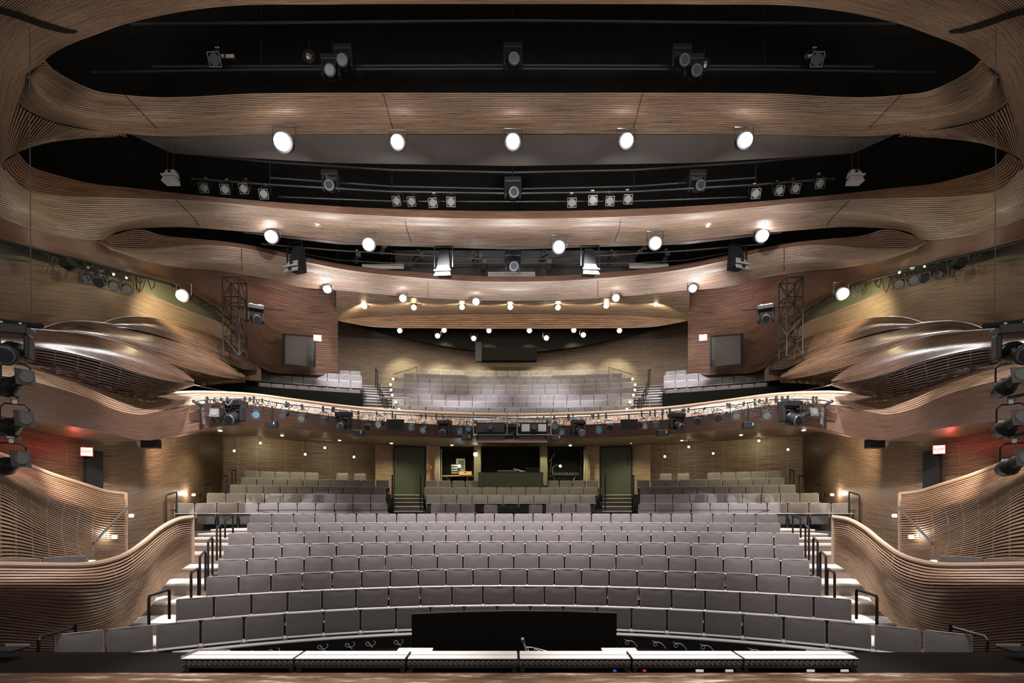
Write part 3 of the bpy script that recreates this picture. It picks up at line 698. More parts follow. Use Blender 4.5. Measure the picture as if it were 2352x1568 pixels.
for s_ in (1, -1):
    vs = []; m_ = 24
    for i in range(m_+1):
        t = i/m_*(len(top)-1); k = min(int(t), len(top)-2); f = t-k
        for e in (top, bot):
            u = e[k][0]+(e[k+1][0]-e[k][0])*f; v = e[k][1]+(e[k+1][1]-e[k][1])*f
            vs.append(hit(bv0, u if s_ > 0 else 2*CX-u, v, .07))
    ok = [i for i in range(m_+1) if vs[2*i] and vs[2*i+1]]
    V = []; [V.extend((vs[2*i], vs[2*i+1])) for i in ok]
    if len(ok) > 2:
        o = link_mesh('ceiling_slot_patch', V, [(2*i, 2*i+2, 2*i+3, 2*i+1) for i in range(len(ok)-1)], VOID); struct(o)

# ------------------------------------------------------------------ stage lighting fixtures (hung from z = 0, facing the stage, -Y)
def fx_par(lens):
    t = thing('par_can', '', 'stage light')
    MB().box((0, 0, -.03), (.05, .05, .08)).cyl((-.05, 0, 0), (.05, 0, 0), .03, n=8).build('clamp', STEEL, t)
    MB().tube([(-.17, 0, -.34), (-.17, 0, -.12), (-.12, 0, -.07), (.12, 0, -.07), (.17, 0, -.12), (.17, 0, -.34)], .012, 6).build('yoke', BLK, t)
    a = Vector((0, .13, -.24)); b = Vector((0, -.14, -.40))
    MB().cyl(a, a+(b-a)*.35, .09, .13, 12).cyl(a+(b-a)*.35, b, .13, .13, 12).build('body', BLK2, t, smooth=True)
    d = (b-a).normalized(); M = Matrix.Translation(b) @ d.to_track_quat('-Y', 'Z').to_matrix().to_4x4()
    MB().box((0, -.012, .14), (.28, .012, .02), M).box((0, -.012, -.14), (.28, .012, .02), M).box((.14, -.012, 0), (.02, .012, .28), M).box((-.14, -.012, 0), (.02, .012, .28), M).build('gel_frame', DGREY, t)
    MB().cyl(b, b+d*.012, .115, .115, 14).build('lens', lens, t)
    return t
def fx_mover():
    t = thing('moving_head_light', '', 'stage light')
    MB().box((-.12, 0, -.02), (.05, .08, .06)).box((.12, 0, -.02), (.05, .08, .06)).build('clamp', STEEL, t)
    MB().rbox((0, 0, -.11), (.46, .32, .14), .02).build('base', BLK2, t)
    for sx in (-1, 1): MB().rbox((sx*.2, 0, -.34), (.07, .2, .38), .03).build('arm', BLK2, t)
    a = Vector((0, .12, -.38)); b = Vector((.03, -.24, -.52))
    MB().ball((0, 0, -.42), .155, 14, 8).cyl(a, b, .14, .145, 14).build('head', BLK, t, smooth=True)
    d = (b-a).normalized()
    MB().cyl(b-d*.01, b+d*.02, .135, .12, 16).build('lens_ring', DGREY, t, smooth=True)
    MB().cyl(b+d*.01, b+d*.03, .10, .10, 14).build('lens', LENSD, t)
    return t
def fx_profile():
    t = thing('profile_spotlight', '', 'stage light')
    MB().box((0, 0, -.03), (.05, .05, .08)).cyl((-.05, 0, 0), (.05, 0, 0), .03, n=8).build('clamp', STEEL, t)
    MB().tube([(-.15, 0, -.32), (-.15, 0, -.12), (-.1, 0, -.07), (.1, 0, -.07), (.15, 0, -.12), (.15, 0, -.32)], .012, 6).build('yoke', BLK, t)
    a = Vector((-.12, .22, -.42)); b = Vector((.1, -.26, -.30)); d = (b-a).normalized()
    MB().cyl(a, a+d*.18, .10, .13, 12).cyl(a+d*.18, a+d*.30, .13, .09, 12).cyl(a+d*.30, b, .085, .085, 12).build('body', BLK2, t, smooth=True)
    M = Matrix.Translation(b) @ d.to_track_quat('-Y', 'Z').to_matrix().to_4x4()
    MB().box((0, -.01, 0), (.22, .02, .22), M).build('gel_frame', DGREY, t)
    MB().cyl(b+d*.022, b+d*.03, .08, .08, 12).build('lens', GEL, t)
    return t
def fx_speaker():
    t = thing('hanging_speaker', '', 'loudspeaker')
    MB().box((0, 0, -.02), (.62, .06, .05)).box((-.30, 0, -.35), (.03, .03, .70)).box((.30, 0, -.35), (.03, .03, .70)).build('frame', BLK, t)
    vs = [(-.14, .1, -.08), (.14, .1, -.08), (.14, .3, -.08), (-.14, .3, -.08), (-.25, -.12, -.92), (.25, -.12, -.92), (.2, .34, -.92), (-.2, .34, -.92)]
    F6 = [(0, 1, 2, 3), (7, 6, 5, 4), (0, 4, 5, 1), (1, 5, 6, 2), (2, 6, 7, 3), (3, 7, 4, 0)]
    MB().add(vs, F6).build('cabinet', BLK2, t)
    def plate(z0, z1, w0, w1, y): return MB().add([(-w0, y+.06, z0), (w0, y+.06, z0), (w0, y+.1, z0), (-w0, y+.1, z0), (-w1, y-.04, z1), (w1, y-.04, z1), (w1, y, z1), (-w1, y, z1)], F6)
    plate(-.66, -.84, .17, .23, -.14).build('grille', GREYM, t)
    plate(-.90, -1.06, .24, .28, -.20).build('grille', GREYM, t)
    MB().box((0, -.20, -.87), (.56, .06, .035)).build('bracket', GREYM, t)
    for z, y in ((-.75, -.17), (-.98, -.24)): MB().cyl((0, y+.06, z), (0, y-.005, z-.01), .05, .05, 12).build('horn', BLK, t)
    return t
def fx_small_speaker():
    t = thing('small_speaker', '', 'loudspeaker')
    MB().box((0, 0, .22), (.035, .035, .52)).build('drop_pole', BLK, t)
    MB().rbox((0, 0, -.12), (.36, .22, .20), .015).build('cabinet', BLK2, t)
    MB().box((.1, -.115, -.10), (.02, .006, .07)).build('badge', WHITE, t)
    return t
protos = {'par': (fx_par, (LENSD,)), 'parb': (fx_par, (LENS,)), 'parg': (fx_par, (GEL,)), 'mover': (fx_mover, ()), 'prof': (fx_profile, ()), 'line': (fx_speaker, ()), 'small': (fx_small_speaker, ())}
cache = {}
def put(kind, u, v, d, label, group, sc_=1.0, rz=0.0, rx=0.0):
    """hang a fixture so that its middle is at the given place"""
    p = P(u, v, d); p.z += (.30 if kind not in ('line', 'small') else (.5 if kind == 'line' else .1))*sc_
    if kind not in cache:
        f, a = protos[kind]; r = f(*a); cache[kind] = r
        r.location = p; r.rotation_euler = (rx, 0, rz); r.scale = (sc_,)*3; r['label'] = label; r['group'] = group; return r
    return dup(cache[kind], p, (rx, 0, rz), label, group, (sc_,)*3)

# balcony lighting pipe
PU = [445, 469, 510, 558, 600, 651, 740, 828, 1000, 1103, 1178]
PVv = [921, 917, 915, 914, 917, 926, 936, 945, 955, 958, 959]
PD = [15.1, 15.4, 15.9, 16.4, 16.8, 17.2, 17.8, 18.2, 18.7, 18.8, 18.8]
pts = [P(u, v, d) for u, v, d in zip(PU, PVv, PD)]; pts = pts+[Vector((-p.x, p.y, p.z)) for p in pts[-2::-1]]
t = thing('lighting_rail', 'long curved steel lighting pipe running in front of the balcony parapet', 'lighting pipe')
MB().tube(pts, .032, 8).build('pipe', STEEL, t, smooth=True)
MB().tube([p+Vector((0, .05, -.30)) for p in pts], .016, 6).build('lower_pipe', BLK, t)
for q in (pts, pts[::-1]):
    MB().tube([q[0]+Vector((0, 0, .02)), q[0]+Vector((0, 0, 0)), q[0]+Vector((0, .4, -.05)), q[0]+Vector((0, .5, -.55))], .05, 8).build('end_bracket', DGREY, t)
def rd(u):
    u = u if u < CX else 2*CX-u; return float(np.interp(u, PU, PD))
rail_fx = [('prof', 499, 952, 1.1), ('mover', 541, 946, 1.25), ('parb', 591, 946, 1), ('parg', 655, 948, .9), ('parg', 695, 956, .9), ('par', 744, 962, .9), ('mover', 790, 966, 1.05),
  ('par', 846, 978, .8), ('parb', 873, 970, .9), ('parb', 946, 978, .85), ('parb', 975, 984, .8), ('mover', 1021, 982, .95), ('parb', 1057, 987, .8), ('parb', 1075, 981, .8), ('mover', 1175, 992, 1.05),
  ('parb', 1275, 975, .85), ('parb', 1289, 988, .8), ('mover', 1328, 982, 1), ('parb', 1374, 984, .85), ('par', 1400, 978, .8), ('parg', 1478, 974, .8), ('parg', 1507, 973, .85), ('mover', 1554, 968, 1.05),
  ('par', 1600, 964, .9), ('par', 1649, 956, .9), ('parg', 1690, 950, .95), ('parg', 1758, 948, 1), ('mover', 1814, 947, 1.25), ('prof', 1853, 950, 1.1)]
KN = {'par': 'black par can', 'parb': 'black par can with pale blue lens', 'parg': 'par can with grey filter', 'mover': 'black moving head light', 'prof': 'black profile spotlight', 'line': '', 'small': ''}
for k, (kd, u, v, s_) in enumerate(rail_fx):
    near = 'over the projectors' if 1090 < u < 1260 else ('%s half' % ('left' if u < CX else 'right'))
    kk = k+1 if u < CX else len(rail_fx)-k
    put(kd, u, v, rd(u)-.02, '%s on the balcony rail, %s from the %s' % (KN[kd], ordn(kk), 'left' if u < CX else 'right'), 'stage lights on the balcony rail', s_, rz=random.uniform(-.35, .35))
for k, (u, v) in enumerate([(625, 973), (824, 993), (1072, 1003), (1277, 1004), (1522, 993), (1719, 975)]):
    put('small', u, v, rd(u)-.1, 'small black box speaker on a drop pole under the balcony rail, %s from the left' % ordn(k+1), 'box speakers on the balcony rail', .95)
for k, u in enumerate((908, 1445)):
    t = thing('flat_screen', 'blank black monitor hanging on the balcony rail, %s half' % ('left' if k == 0 else 'right'), 'screen', P(u, 975, rd(u)-.25), group='monitors on the balcony rail')
    MB().rbox((0, 0, 0), (.58, .05, .36), .01, 1).build('casing', BLK, t); MB().box((0, -.028, .01), (.54, .004, .31)).build('screen', VOID, t)
    MB().box((0, .03, .25), (.04, .04, .2)).build('bracket', BLK, t)
for k, u in enumerate((1127, 1226)):
    t = thing('projector', 'large black video projector in a pipe cradle on the balcony front, %s one' % ('left' if k == 0 else 'right'), 'projector', P(u, 984, 18.35), group='projectors on the balcony front')
    MB().rbox((0, .1, 0), (.92, .6, .34), .03).build('casing', BLK2 if k == 0 else BLK, t)
    for sx in (-1, 1): MB().box((sx*.27, -.205, 0), (.26, .01, .24)).build('vent_panel', BLK if k == 0 else GREYM, t)
    MB().cyl((0, -.18, 0), (0, -.34, 0), .11, .10, 16).build('lens_barrel', BLK, t, smooth=True); MB().cyl((0, -.34, 0), (0, -.35, 0), .08, .08, 14).build('lens', LENSD, t)
    mb = MB()
    for z in (-.24, .26):
        mb.tube([(-.55, -.25, z), (.55, -.25, z)], .02, 6).tube([(-.55, .45, z), (.55, .45, z)], .02, 6)
        for sx in (-.55, .55): mb.tube([(sx, -.25, z), (sx, .45, z)], .02, 6)
    for sx in (-.55, .55): mb.tube([(sx, -.25, -.24), (sx, -.25, .5)], .02, 6)
    mb.build('cradle', STEEL, t)
t = thing('projector_platform', 'black shelf platform carrying the projectors in front of the balcony', 'platform', P(1176, 1012, 18.6))
MB().box((0, .1, 0), (2.36, 1.0, .05)).build('deck', BLK, t); MB().box((0, -.4, -.06), (2.3, .05, .1)).build('edge', WOODR, t)
for sx in (-1, 1): MB().box((sx*1.16, 0, .3), (.05, .9, .6)).build('side_frame', BLK, t)
for k, u in enumerate((1150, 1215)): MB().cyl(P(u-28, 1023, 20.5), P(u+28, 1022, 20.5), .03, n=8)
# tangled cables on the rail
mb = MB(); rr = random.Random(3)
for k in range(150):
    u = rr.uniform(470, 1886); v = float(np.interp(u if u < CX else 2*CX-u, PU, PVv)); d = rd(u)-rr.uniform(.02, .12); w_ = rr.uniform(8, 34); dp = rr.uniform(4, 34)
    if 1095 < u < 1255 and rr.random() < .5: dp *= .4
    mb.tube([P(u+w_*q, v+dp*(1-(2*q-1)**2)+rr.uniform(-2, 2)+q*3, d+rr.uniform(-.04, .04)) for q in (0, .2, .4, .6, .8, 1)], .007, 4)
for k in range(60):
    u = rr.uniform(475, 1880); v = float(np.interp(u if u < CX else 2*CX-u, PU, PVv)); d = rd(u)-.03
    mb.box(P(u, v+2, d), (.05, .06, rr.uniform(.08, .22)))
tag(mb.build('tangled_cables', CABLE), 'black and grey cables looped and clamped along the balcony lighting rail', 'cables', kind='stuff')
mb = MB()
for k in range(45):
    u = rr.uniform(480, 1880); v = float(np.interp(u if u < CX else 2*CX-u, PU, PVv)); d = rd(u)-rr.uniform(.05, .14); w_ = rr.uniform(6, 24); dp = rr.uniform(3, 20)
    mb.tube([P(u+w_*q, v+dp*(1-(2*q-1)**2)+rr.uniform(-2, 2), d) for q in (0, .25, .5, .75, 1)], .006, 4)
tag(mb.build('tangled_cables', CABLEW), 'pale safety cables looped along the balcony lighting rail', 'cables', kind='stuff')

RODS = []
def rod(t): RODS.append(t)
def make_rod(t, top=11.98):
    s_ = t.scale[0]; h = (top-t.location.z)/s_
    MB().tube([(0, 0, 0), (0, .01, h)], .014, 5).build('drop_rod', BLK, t)
# ---- lights in the ceiling slots
def pipe(label, pts, r=.03, mat=BLK2, mirror=True):
    q = [P(*p) for p in pts]; hang = [p.copy() for p in q[1:]]
    if mirror: q = q+[Vector((-p.x, p.y, p.z)) for p in q[-2 if abs(q[-1].x) < .05 else -1::-1]]
    mb = MB().tube(q, r, 8)
    for p in hang:
        for sx in ((1, -1) if abs(p.x) > .05 else (1,)): mb.tube([(p.x*sx, p.y, p.z), (p.x*sx, p.y+.02, 11.98)], .012, 5)
    return tag(mb.build('lighting_pipe', mat, smooth=True), label, 'lighting pipe', 'pipes in the ceiling slots')
pipe('thin black pipe high in the first ceiling slot', [(300, 55, 11.8), (1178, 47, 11.8)], .03)
pipe('upper of two close black pipes in the first ceiling slot', [(350, 153, 13.2), (1178, 150, 13.2)], .03)
pipe('lower of two close black pipes in the first ceiling slot', [(210, 166, 13.0), (600, 160, 13.0), (1178, 158, 13.0)], .03)
pipe('curved black pipe just under the grey soffit board', [(420, 352, 15.2), (620, 372, 15.6), (900, 390, 15.9), (1178, 396, 16.0)], .035)
pipe('curved black pipe across the middle of the second ceiling slot', [(620, 408, 16.4), (900, 428, 16.9), (1178, 434, 17)], .03)
pipe('black pipe carrying the small lamps in the second ceiling slot', [(440, 410, 15.4), (620, 424, 15.6), (900, 440, 16.0), (1178, 444, 16.0)], .03)
pipe('lowest curved black pipe in the second ceiling slot', [(640, 452, 16.3), (900, 462, 16.6), (1178, 463, 16.7)], .025)
pipe('upper black pipe in the third ceiling slot', [(600, 560, 17.6), (776, 575, 18.3), (1178, 598, 19.2)], .03)
pipe('lower black pipe in the third ceiling slot', [(640, 572, 18.0), (776, 597, 18.9), (900, 604, 19.4)], .02)
for k, u in enumerate((709, 1618)):
    t = thing('mirror_lamp', 'round lamp with faceted silver reflector in the first ceiling slot, %s one' % ('left' if k == 0 else 'right'), 'stage light', P(u, 126 if k == 0 else 145, 12.9), group='reflector lamps in the first slot')
    MB().cyl((0, .16, 0), (0, 0, -.03), .06, .14, 16).build('housing', BLK, t, smooth=True); MB().ball((0, .02, -.03), .12, 10, 6).build('reflector', STEEL, t)
    MB().box((0, .05, .2), (.03, .03, .3)).build('hanger', BLK, t)
S1 = [('mover', 790, 135), ('mover', 762, 158), ('mover', 1178, 132), ('mover', 1563, 135), ('mover', 1590, 158), ('par', 500, 138), ('par', 1870, 138)]
for k, (kd, u, v) in enumerate(S1):
    t = put(kd, u, v, 12.8, '%s in the first ceiling slot, %s' % (KN[kd], ('upper of the left pair', 'lower of the left pair', 'the middle one', 'upper of the right pair', 'lower of the right pair', 'at the far left', 'at the far right')[k]), 'stage lights in the first slot', .95); rod(t)
for k, u in enumerate((516, 1872)):
    t = thing('strip_light', 'flat dim strip light in the first ceiling slot, %s one' % ('left' if k == 0 else 'right'), 'stage light', P(u, 131, 12.9))
    MB().box((0, 0, 0), (.52, .12, .05)).build('housing', BLK2, t); MB().box((.1 if k == 0 else -.1, -.05, -.02), (.3, .03, .07)).build('diffuser', GREYM, t)
S2 = [('parg', u, v) for u, v in ((473, 430), (521, 433), (565, 432), (610, 444), (915, 460), (949, 461), (997, 464), (1036, 462), (1313, 464), (1361, 458), (1399, 460), (1441, 456), (1733, 443), (1785, 436), (1822, 431), (1880, 420))]
for k, (kd, u, v) in enumerate(S2):
    put(kd, u, v, 16.0 if 700 < u < 1650 else 15.4, 'small square-fronted lamp in the second ceiling slot, %s from the left' % ordn(k+1), 'small lamps in the second slot', .85, rz=random.uniform(-.25, .25))
for k, u in enumerate((760, 1178, 1600)):
    t = put('mover', u, 418 if k != 1 else 434, 15.9, 'black moving head light in the second ceiling slot, %s of three' % ('left', 'middle', 'right')[k], 'moving heads in the second slot', 1.05); rod(t)
for k, u in enumerate((391, 1965)):
    t = thing('hanging_speaker', 'pale angular speaker hanging on wires at the %s end of the second ceiling slot' % ('left' if k == 0 else 'right'), 'loudspeaker', P(u, 404, 13.6), group='pale speakers in the second slot')
    F6 = [(0, 1, 2, 3), (7, 6, 5, 4), (0, 4, 5, 1), (1, 5, 6, 2), (2, 6, 7, 3), (3, 7, 4, 0)]
    MB().add([(-.1, 0, .16), (.1, 0, .16), (.1, .15, .16), (-.1, .15, .16), (-.15, -.05, .02), (.15, -.05, .02), (.15, .15, .02), (-.15, .15, .02)], F6).build('cabinet', GREYM, t)
    MB().add([(-.14, -.05, -.03), (.14, -.05, -.03), (.14, .15, -.03), (-.14, .15, -.03), (-.17, -.1, -.16), (.17, -.1, -.16), (.17, .15, -.16), (-.17, .15, -.16)], F6).build('cabinet', GREYM, t)
    MB().box((0, -.04, 0), (.38, .1, .03)).build('bracket', GREYM, t); MB().box((0, -.04, .09), (.05, .06, .05)).build('horn', BLK, t)
    MB().tube([(-.07, 0, .16), (-.10, .05, 1.0)], .006, 4).tube([(.07, 0, .16), (.1, .05, 1.0)], .006, 4).build('hanging_wires', CABLE, t)
for k, (u, v) in enumerate([(677, 590), (1019, 600), (1355, 597), (1697, 584)]):
    put('line', u, v, 16.9, 'tall hanging loudspeaker in the third ceiling slot, %s from the left' % ordn(k+1), 'hanging speakers in the third slot', .93, rz=(-.35, -.1, .1, .35)[k])
put('mover', 1178, 602, 18.6, 'black moving head light in the middle of the third ceiling slot', 'stage lights in the third slot', 1.15)
for k, (u, v) in enumerate([(820, 590), (880, 570), (960, 590), (1096, 592), (1112, 604), (1250, 590), (1262, 606), (1405, 590), (1470, 572), (1530, 588)]):
    put('prof', u, v, 19.6, 'dim black spotlight in the third ceiling slot, %s from the left' % ordn(k+1), 'stage lights in the third slot', .8, rz=random.uniform(-.6, .6))
for k, (u, v, w_) in enumerate([(880, 612, 96), (1175, 630, 108), (1490, 611, 90)]):
    d = 20.3
    tag(MB().box(P(u, v, d), (w_*d/F, .04, .17)).build('white_board', WHITE), 'long white board lying in the third ceiling slot, %s of three' % ('left', 'middle', 'right')[k], 'board', 'white boards in the third slot')
quad('wall_catwalk', [P(903, 575, 21.2), P(1465, 575, 21.2), P(1450, 640, 21.2), P(918, 640, 21.2)], GREYP)

# house lights: fixture + its real beam
def house(u, v, d, r, mat, label, group, energy, tgt, color, angle=110, name='house_light'):
    p = P(u, v, d)
    t = thing(name, label, 'house light', p, group=group)
    MB().cyl((0, .05, .02), (0, .30, .12), r*1.05, r*.8, 14).build('casing', BLK, t, smooth=True)
    MB().ball((0, 0, 0), r*.82, 14, 8).build('lamp', mat, t, smooth=True)
    MB().tube([(-r*1.2, .1, .04), (-r*1.2, .1, r*2), (r*1.2, .1, r*2), (r*1.2, .1, .04)], .012, 5).build('yoke', STEEL, t)
    if energy: lamp('SPOT', p+Vector((0, -.06, -r*1.1)), tgt, energy, color, max(.06, r*.8), angle, .6, name='beam')
    return t
for k, (u, v, r) in enumerate([(648, 325, .22), (912, 325, .17), (1178, 324, .18), (1440, 322, .17), (1713, 321, .18)]):
    p = P(u, v, 12.6); house(u, v, 12.6, r, G_COOL, 'blazing white house light under the grey soffit board, %s from the left' % ordn(k+1), 'house lights under the soffit board', 2200, (p.x*.88, 13.6, -1.2), COOL, 60)
for k, (u, v) in enumerate([(622, 543), (846, 561), (1284, 567), (1506, 558), (1752, 541)]):
    p = P(u, v, 15.7); house(u, v, 15.7, .19, G_COOL, 'bright white house light under the second timber band, %s from the left' % ordn(k+1), 'house lights under the second band', 700, (p.x*.9, 15, -1), COOL, 120)
for k, (u, v) in enumerate([(751, 664), (925, 685), (1093, 693), (1415, 684), (1592, 662)]):
    dd = (18.5, 19.3, 19.6, 19.3, 18.5)[k]; p = P(u, v, dd); house(u, v, dd, .14, G_COOL, 'white house light on the lower edge of the third timber band, %s from the left' % ordn(k+1), 'house lights under the third band', 420, (p.x, 21.5, 2), COOL, 110)
for k, (u, v) in enumerate([(836, 702), (950, 705), (1061, 704), (1172, 704), (1282, 705), (1393, 701), (1507, 696)]):
    p = P(u, v, 22.0); house(u, v, 21.6, .11, G_WARM, 'warm starry downlight in the back soffit, %s from the left' % ordn(k+1), 'warm downlights in the back soffit', 150, (p.x, 23.5, 8.6), WARM, 150, 'warm_downlight')
for k, (u, v) in enumerate([(918, 759), (1005, 771), (1020, 758), (1088, 777), (1123, 759), (1216, 759), (1255, 776), (1318, 758), (1340, 769), (1423, 759)]):
    p = P(u, v, 26.2); house(u, v, 26.2, .13, G_WARM, 'warm light hanging before the dark recess over the balcony, %s from the left' % ordn(k+1), 'warm lights before the valance', 280, (p.x*1.05, 29.3, 6.3), OLIVE, 52, 'warm_downlight')
# black sheet put in for the partly shadowed recess high at the back
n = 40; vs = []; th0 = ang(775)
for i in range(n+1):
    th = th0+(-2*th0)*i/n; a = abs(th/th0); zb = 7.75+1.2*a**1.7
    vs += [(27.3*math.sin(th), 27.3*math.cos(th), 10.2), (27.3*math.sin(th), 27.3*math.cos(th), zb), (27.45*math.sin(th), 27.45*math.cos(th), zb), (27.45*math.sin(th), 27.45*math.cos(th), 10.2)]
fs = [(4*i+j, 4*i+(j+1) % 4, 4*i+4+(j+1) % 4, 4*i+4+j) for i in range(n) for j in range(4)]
tag(link_mesh('dark_recess_sheet', vs, fs, VOID), 'black curved sheet standing in for the shadowed recess above the balcony', 'shade sheet')
t = thing('equipment_box', 'dark box hanging before the back wall above the balcony seats', 'box', P(1165, 815, 26.3))
MB().rbox((0, 0, 0), (2.8, .4, .62), .02, 1).build('casing', VOID, t); MB().box((-1.35, -.1, .1), (.3, .3, .9)).build('side_unit', BLK, t)
# olive lit side strips: bright star lamp, pars
for k, (u, v) in enumerate([(417, 678), (1937, 674)]):
    p = P(u, v, 15.0); s_ = 1 if k else -1
    house(u, v, 15.0, .17, G_WARM, 'warm starry lamp in the olive recess of the %s side wall' % ('left', 'right')[k], 'lamps in the side recesses', 130, (s_*11, 17.5, 4.5), OLIVE, 150, 'recess_lamp')
    for q, (du, dv) in enumerate([(203, 637), (232, 646), (261, 652), (290, 660)]):
        uu = du if k == 0 else 2*CX-(70+0)-du+70; put(('parg', 'par', 'parg', 'parg')[q], uu, dv-(12 if k else 0), 13.0, '%s on the %s side pipe, %s from the stage' % (KN[('parg', 'par', 'parg', 'parg')[q]], ('left', 'right')[k], ordn(q+1)), 'lamps on the side pipes', .85, rz=-s_*random.uniform(.2, .9))
    uu = 155 if k == 0 else 2*CX-155
    t = thing('wall_speaker', 'black wedge speaker on the %s side pipe' % ('left', 'right')[k], 'loudspeaker', P(uu, 605, 12.0), group='wedge speakers on the side pipes')
    MB().rbox((0, 0, 0), (.24, .2, .18), .03, 1, Matrix.Rotation(.4*s_, 4, 'Y')).build('cabinet', BLK2, t)
    pp = [(-40, 540, 9.9), (0, 552, 10.3), (102, 578, 11.5), (204, 602, 12.7), (306, 630, 14.0), (392, 652, 15.2), (443, 678, 16.1), (494, 706, 17.0), (540, 745, 17.6)]
    q = [P(*a) for a in pp]
    if k: q = [Vector((-a.x, a.y, a.z)) for a in q]
    tag(MB().tube(q, .035, 6).build('side_lighting_pipe', BLK, smooth=True), 'black pipe following the olive recess of the %s side wall' % ('left', 'right')[k], 'lighting pipe')
    mb = MB()
    for _ in range(46):
        i = rr.uniform(.1, 7.2); a = q[int(i)].lerp(q[int(i)+1], i % 1); L_ = rr.uniform(.1, .4); h = rr.uniform(.02, .28)*(1.6 if 2 < i < 5 else .5)
        dirv = (q[int(i)+1]-q[int(i)]).normalized()
        mb.tube([a+dirv*L_*z+Vector((rr.uniform(-.03, .03), 0, -h*(1-(2*z-1)**2)+rr.uniform(-.02, .03))) for z in (0, .25, .5, .75, 1)], .012, 4)
    tag(mb.build('tangled_cables', CABLE), 'black cables tangled along the pipe of the %s side wall' % ('left', 'right')[k], 'cables', kind='stuff')
# lattice masts with a moving head on an arm
for k, s_ in enumerate((1, -1)):
    def Q(u, v, d):
        p = P(u, v, d); return Vector((p.x*s_, p.y, p.z))
    c = Q(540, 720, 16.8); h0, h1 = 4.6, 6.95; a = .24
    t = thing('lattice_mast', 'black lattice truss mast standing behind the %s gallery pods' % ('left', 'right')[k], 'truss', (c.x, c.y, 0), group='lattice masts')
    cs = [(-a, -a), (a, -a), (a, a), (-a, a)]
    for x, y in cs: MB().tube([(x, y, h0), (x, y, h1)], .025, 6).build('chord', BLK, t)
    mb = MB(); nb = 4
    for i in range(nb+1):
        z = h0+(h1-h0)*i/nb
        for j in range(4):
            p0, p1 = cs[j], cs[(j+1) % 4]; mb.tube([(*p0, z), (*p1, z)], .015, 5)
            if i < nb: mb.tube([(*(p0 if (i+j) % 2 else p1), z), (*(p1 if (i+j) % 2 else p0), z+(h1-h0)/nb)], .013, 5)
    mb.build('bracing', BLK, t); MB().tube([(-.9*s_, -.28, 6.15), (1.6*s_, -.28, 5.95)], .02, 6).build('cross_pipe', BLK, t)
    put('mover', 587 if k == 0 else 2*CX-597, 722, 16.5, 'black moving head hanging beside the %s lattice mast' % ('left', 'right')[k], 'moving heads beside the masts', 1.0, rz=s_*.5)
# side booms at the edges of the stage
for k, s_ in enumerate((1, -1)):
    nm = ('left', 'right')[k]
    def Q(u, v, d):
        p = P(u, v, d); return Vector((p.x*s_, p.y, p.z))
    b0 = Q(-22, 1000, 6.8)
    t = thing('lighting_boom', 'vertical black boom pipe with steel side arms at the %s edge of the stage' % nm, 'lighting boom', (b0.x, b0.y, 0))
    MB().tube([(0, 0, ZS), (0, 0, 3.6)], .03, 8).build('pole', BLK, t)
    for v in (745, 815, 908, 998):
        p = Q(95 if v == 745 else 46, v+(4 if v == 745 else 8), 6.7)-Vector((b0.x, b0.y, 0)); z = P(0, v-10, 6.8).z
        MB().tube([(0, 0, z), p], .022 if v != 745 else .035, 8).build('arm', STEEL if v != 745 else BLK, t, smooth=True)
    for q, (kd, u, v, sz) in enumerate([('mover', 28, 790, 1.05), ('prof', 36, 872, 1.1), ('prof', 34, 966, 1.1), ('prof', 26, 1056, 1.1)]):
        uu = u if s_ > 0 else 2*CX-u
        put(kd, uu, v, 6.7, '%s on the %s stage boom, %s from the top' % (KN[kd], nm, ordn(q+1)), 'lights on the stage booms', sz*.8, rz=s_*(.7 if kd == 'prof' else .3))
    tag(MB().tube([Q(68, 60, 6.9), Q(70, 560, 6.85), Q(72, 745, 6.8)], .005, 4).build('suspension_wire', CABLE), 'thin wire dropping to the %s stage boom' % nm, 'wire')

# ------------------------------------------------------------------ doors, exit signs
def txt(s, size, mat, parent, M):
    cu = bpy.data.curves.new('lettering', 'FONT'); cu.body = s; cu.size = size; cu.extrude = .003; cu.offset = .0035; cu.align_x = 'CENTER'; cu.align_y = 'CENTER'
    o = bpy.data.objects.new('lettering_curve', cu); COL.objects.link(o); dg = bpy.context.evaluated_depsgraph_get()
    me = bpy.data.meshes.new_from_object(o.evaluated_get(dg)); bpy.data.objects.remove(o)
    me.materials.clear(); me.materials.append(mat); me.transform(M)
    r = bpy.data.objects.new('lettering', me); COL.objects.link(r); r.parent = parent; return r
for k, (u, v, d, w_, h_, lbl) in enumerate([(199, 1037, 12.5, .20, .17, 'glowing exit sign beside the lower left door'), (2157, 1032, 12.5, .20, .17, 'glowing exit sign beside the lower right door'),
        (729, 776, 19.9, .24, .19, 'red exit sign beside the left balcony door'), (1615, 775, 19.9, .24, .19, 'red exit sign beside the right balcony door')]):
    p = P(u, v, d); s_ = -1 if u < CX else 1
    t = thing('exit_sign', lbl, 'sign', p, rz=-math.atan2(p.x, p.y)*.8)
    MB().box((0, .03, 0), (w_+.03, .05, h_+.03)).build('casing', REDP, t); MB().box((0, -.005, 0), (w_, .02, h_)).build('lit_panel', G_WHT if k < 2 else G_RED, t)
    txt('EXIT', h_*.52, REDP if k < 2 else G_WHT, t, Matrix.Translation((0, -.02, 0)) @ Matrix.Rotation(math.pi/2, 4, 'X'))
    lamp('POINT', p+Vector((-s_*.1, -.3, .05)), None, 4 if k < 2 else 4, (1, .10, .06), .08, name='exit_glow')
dn = 1
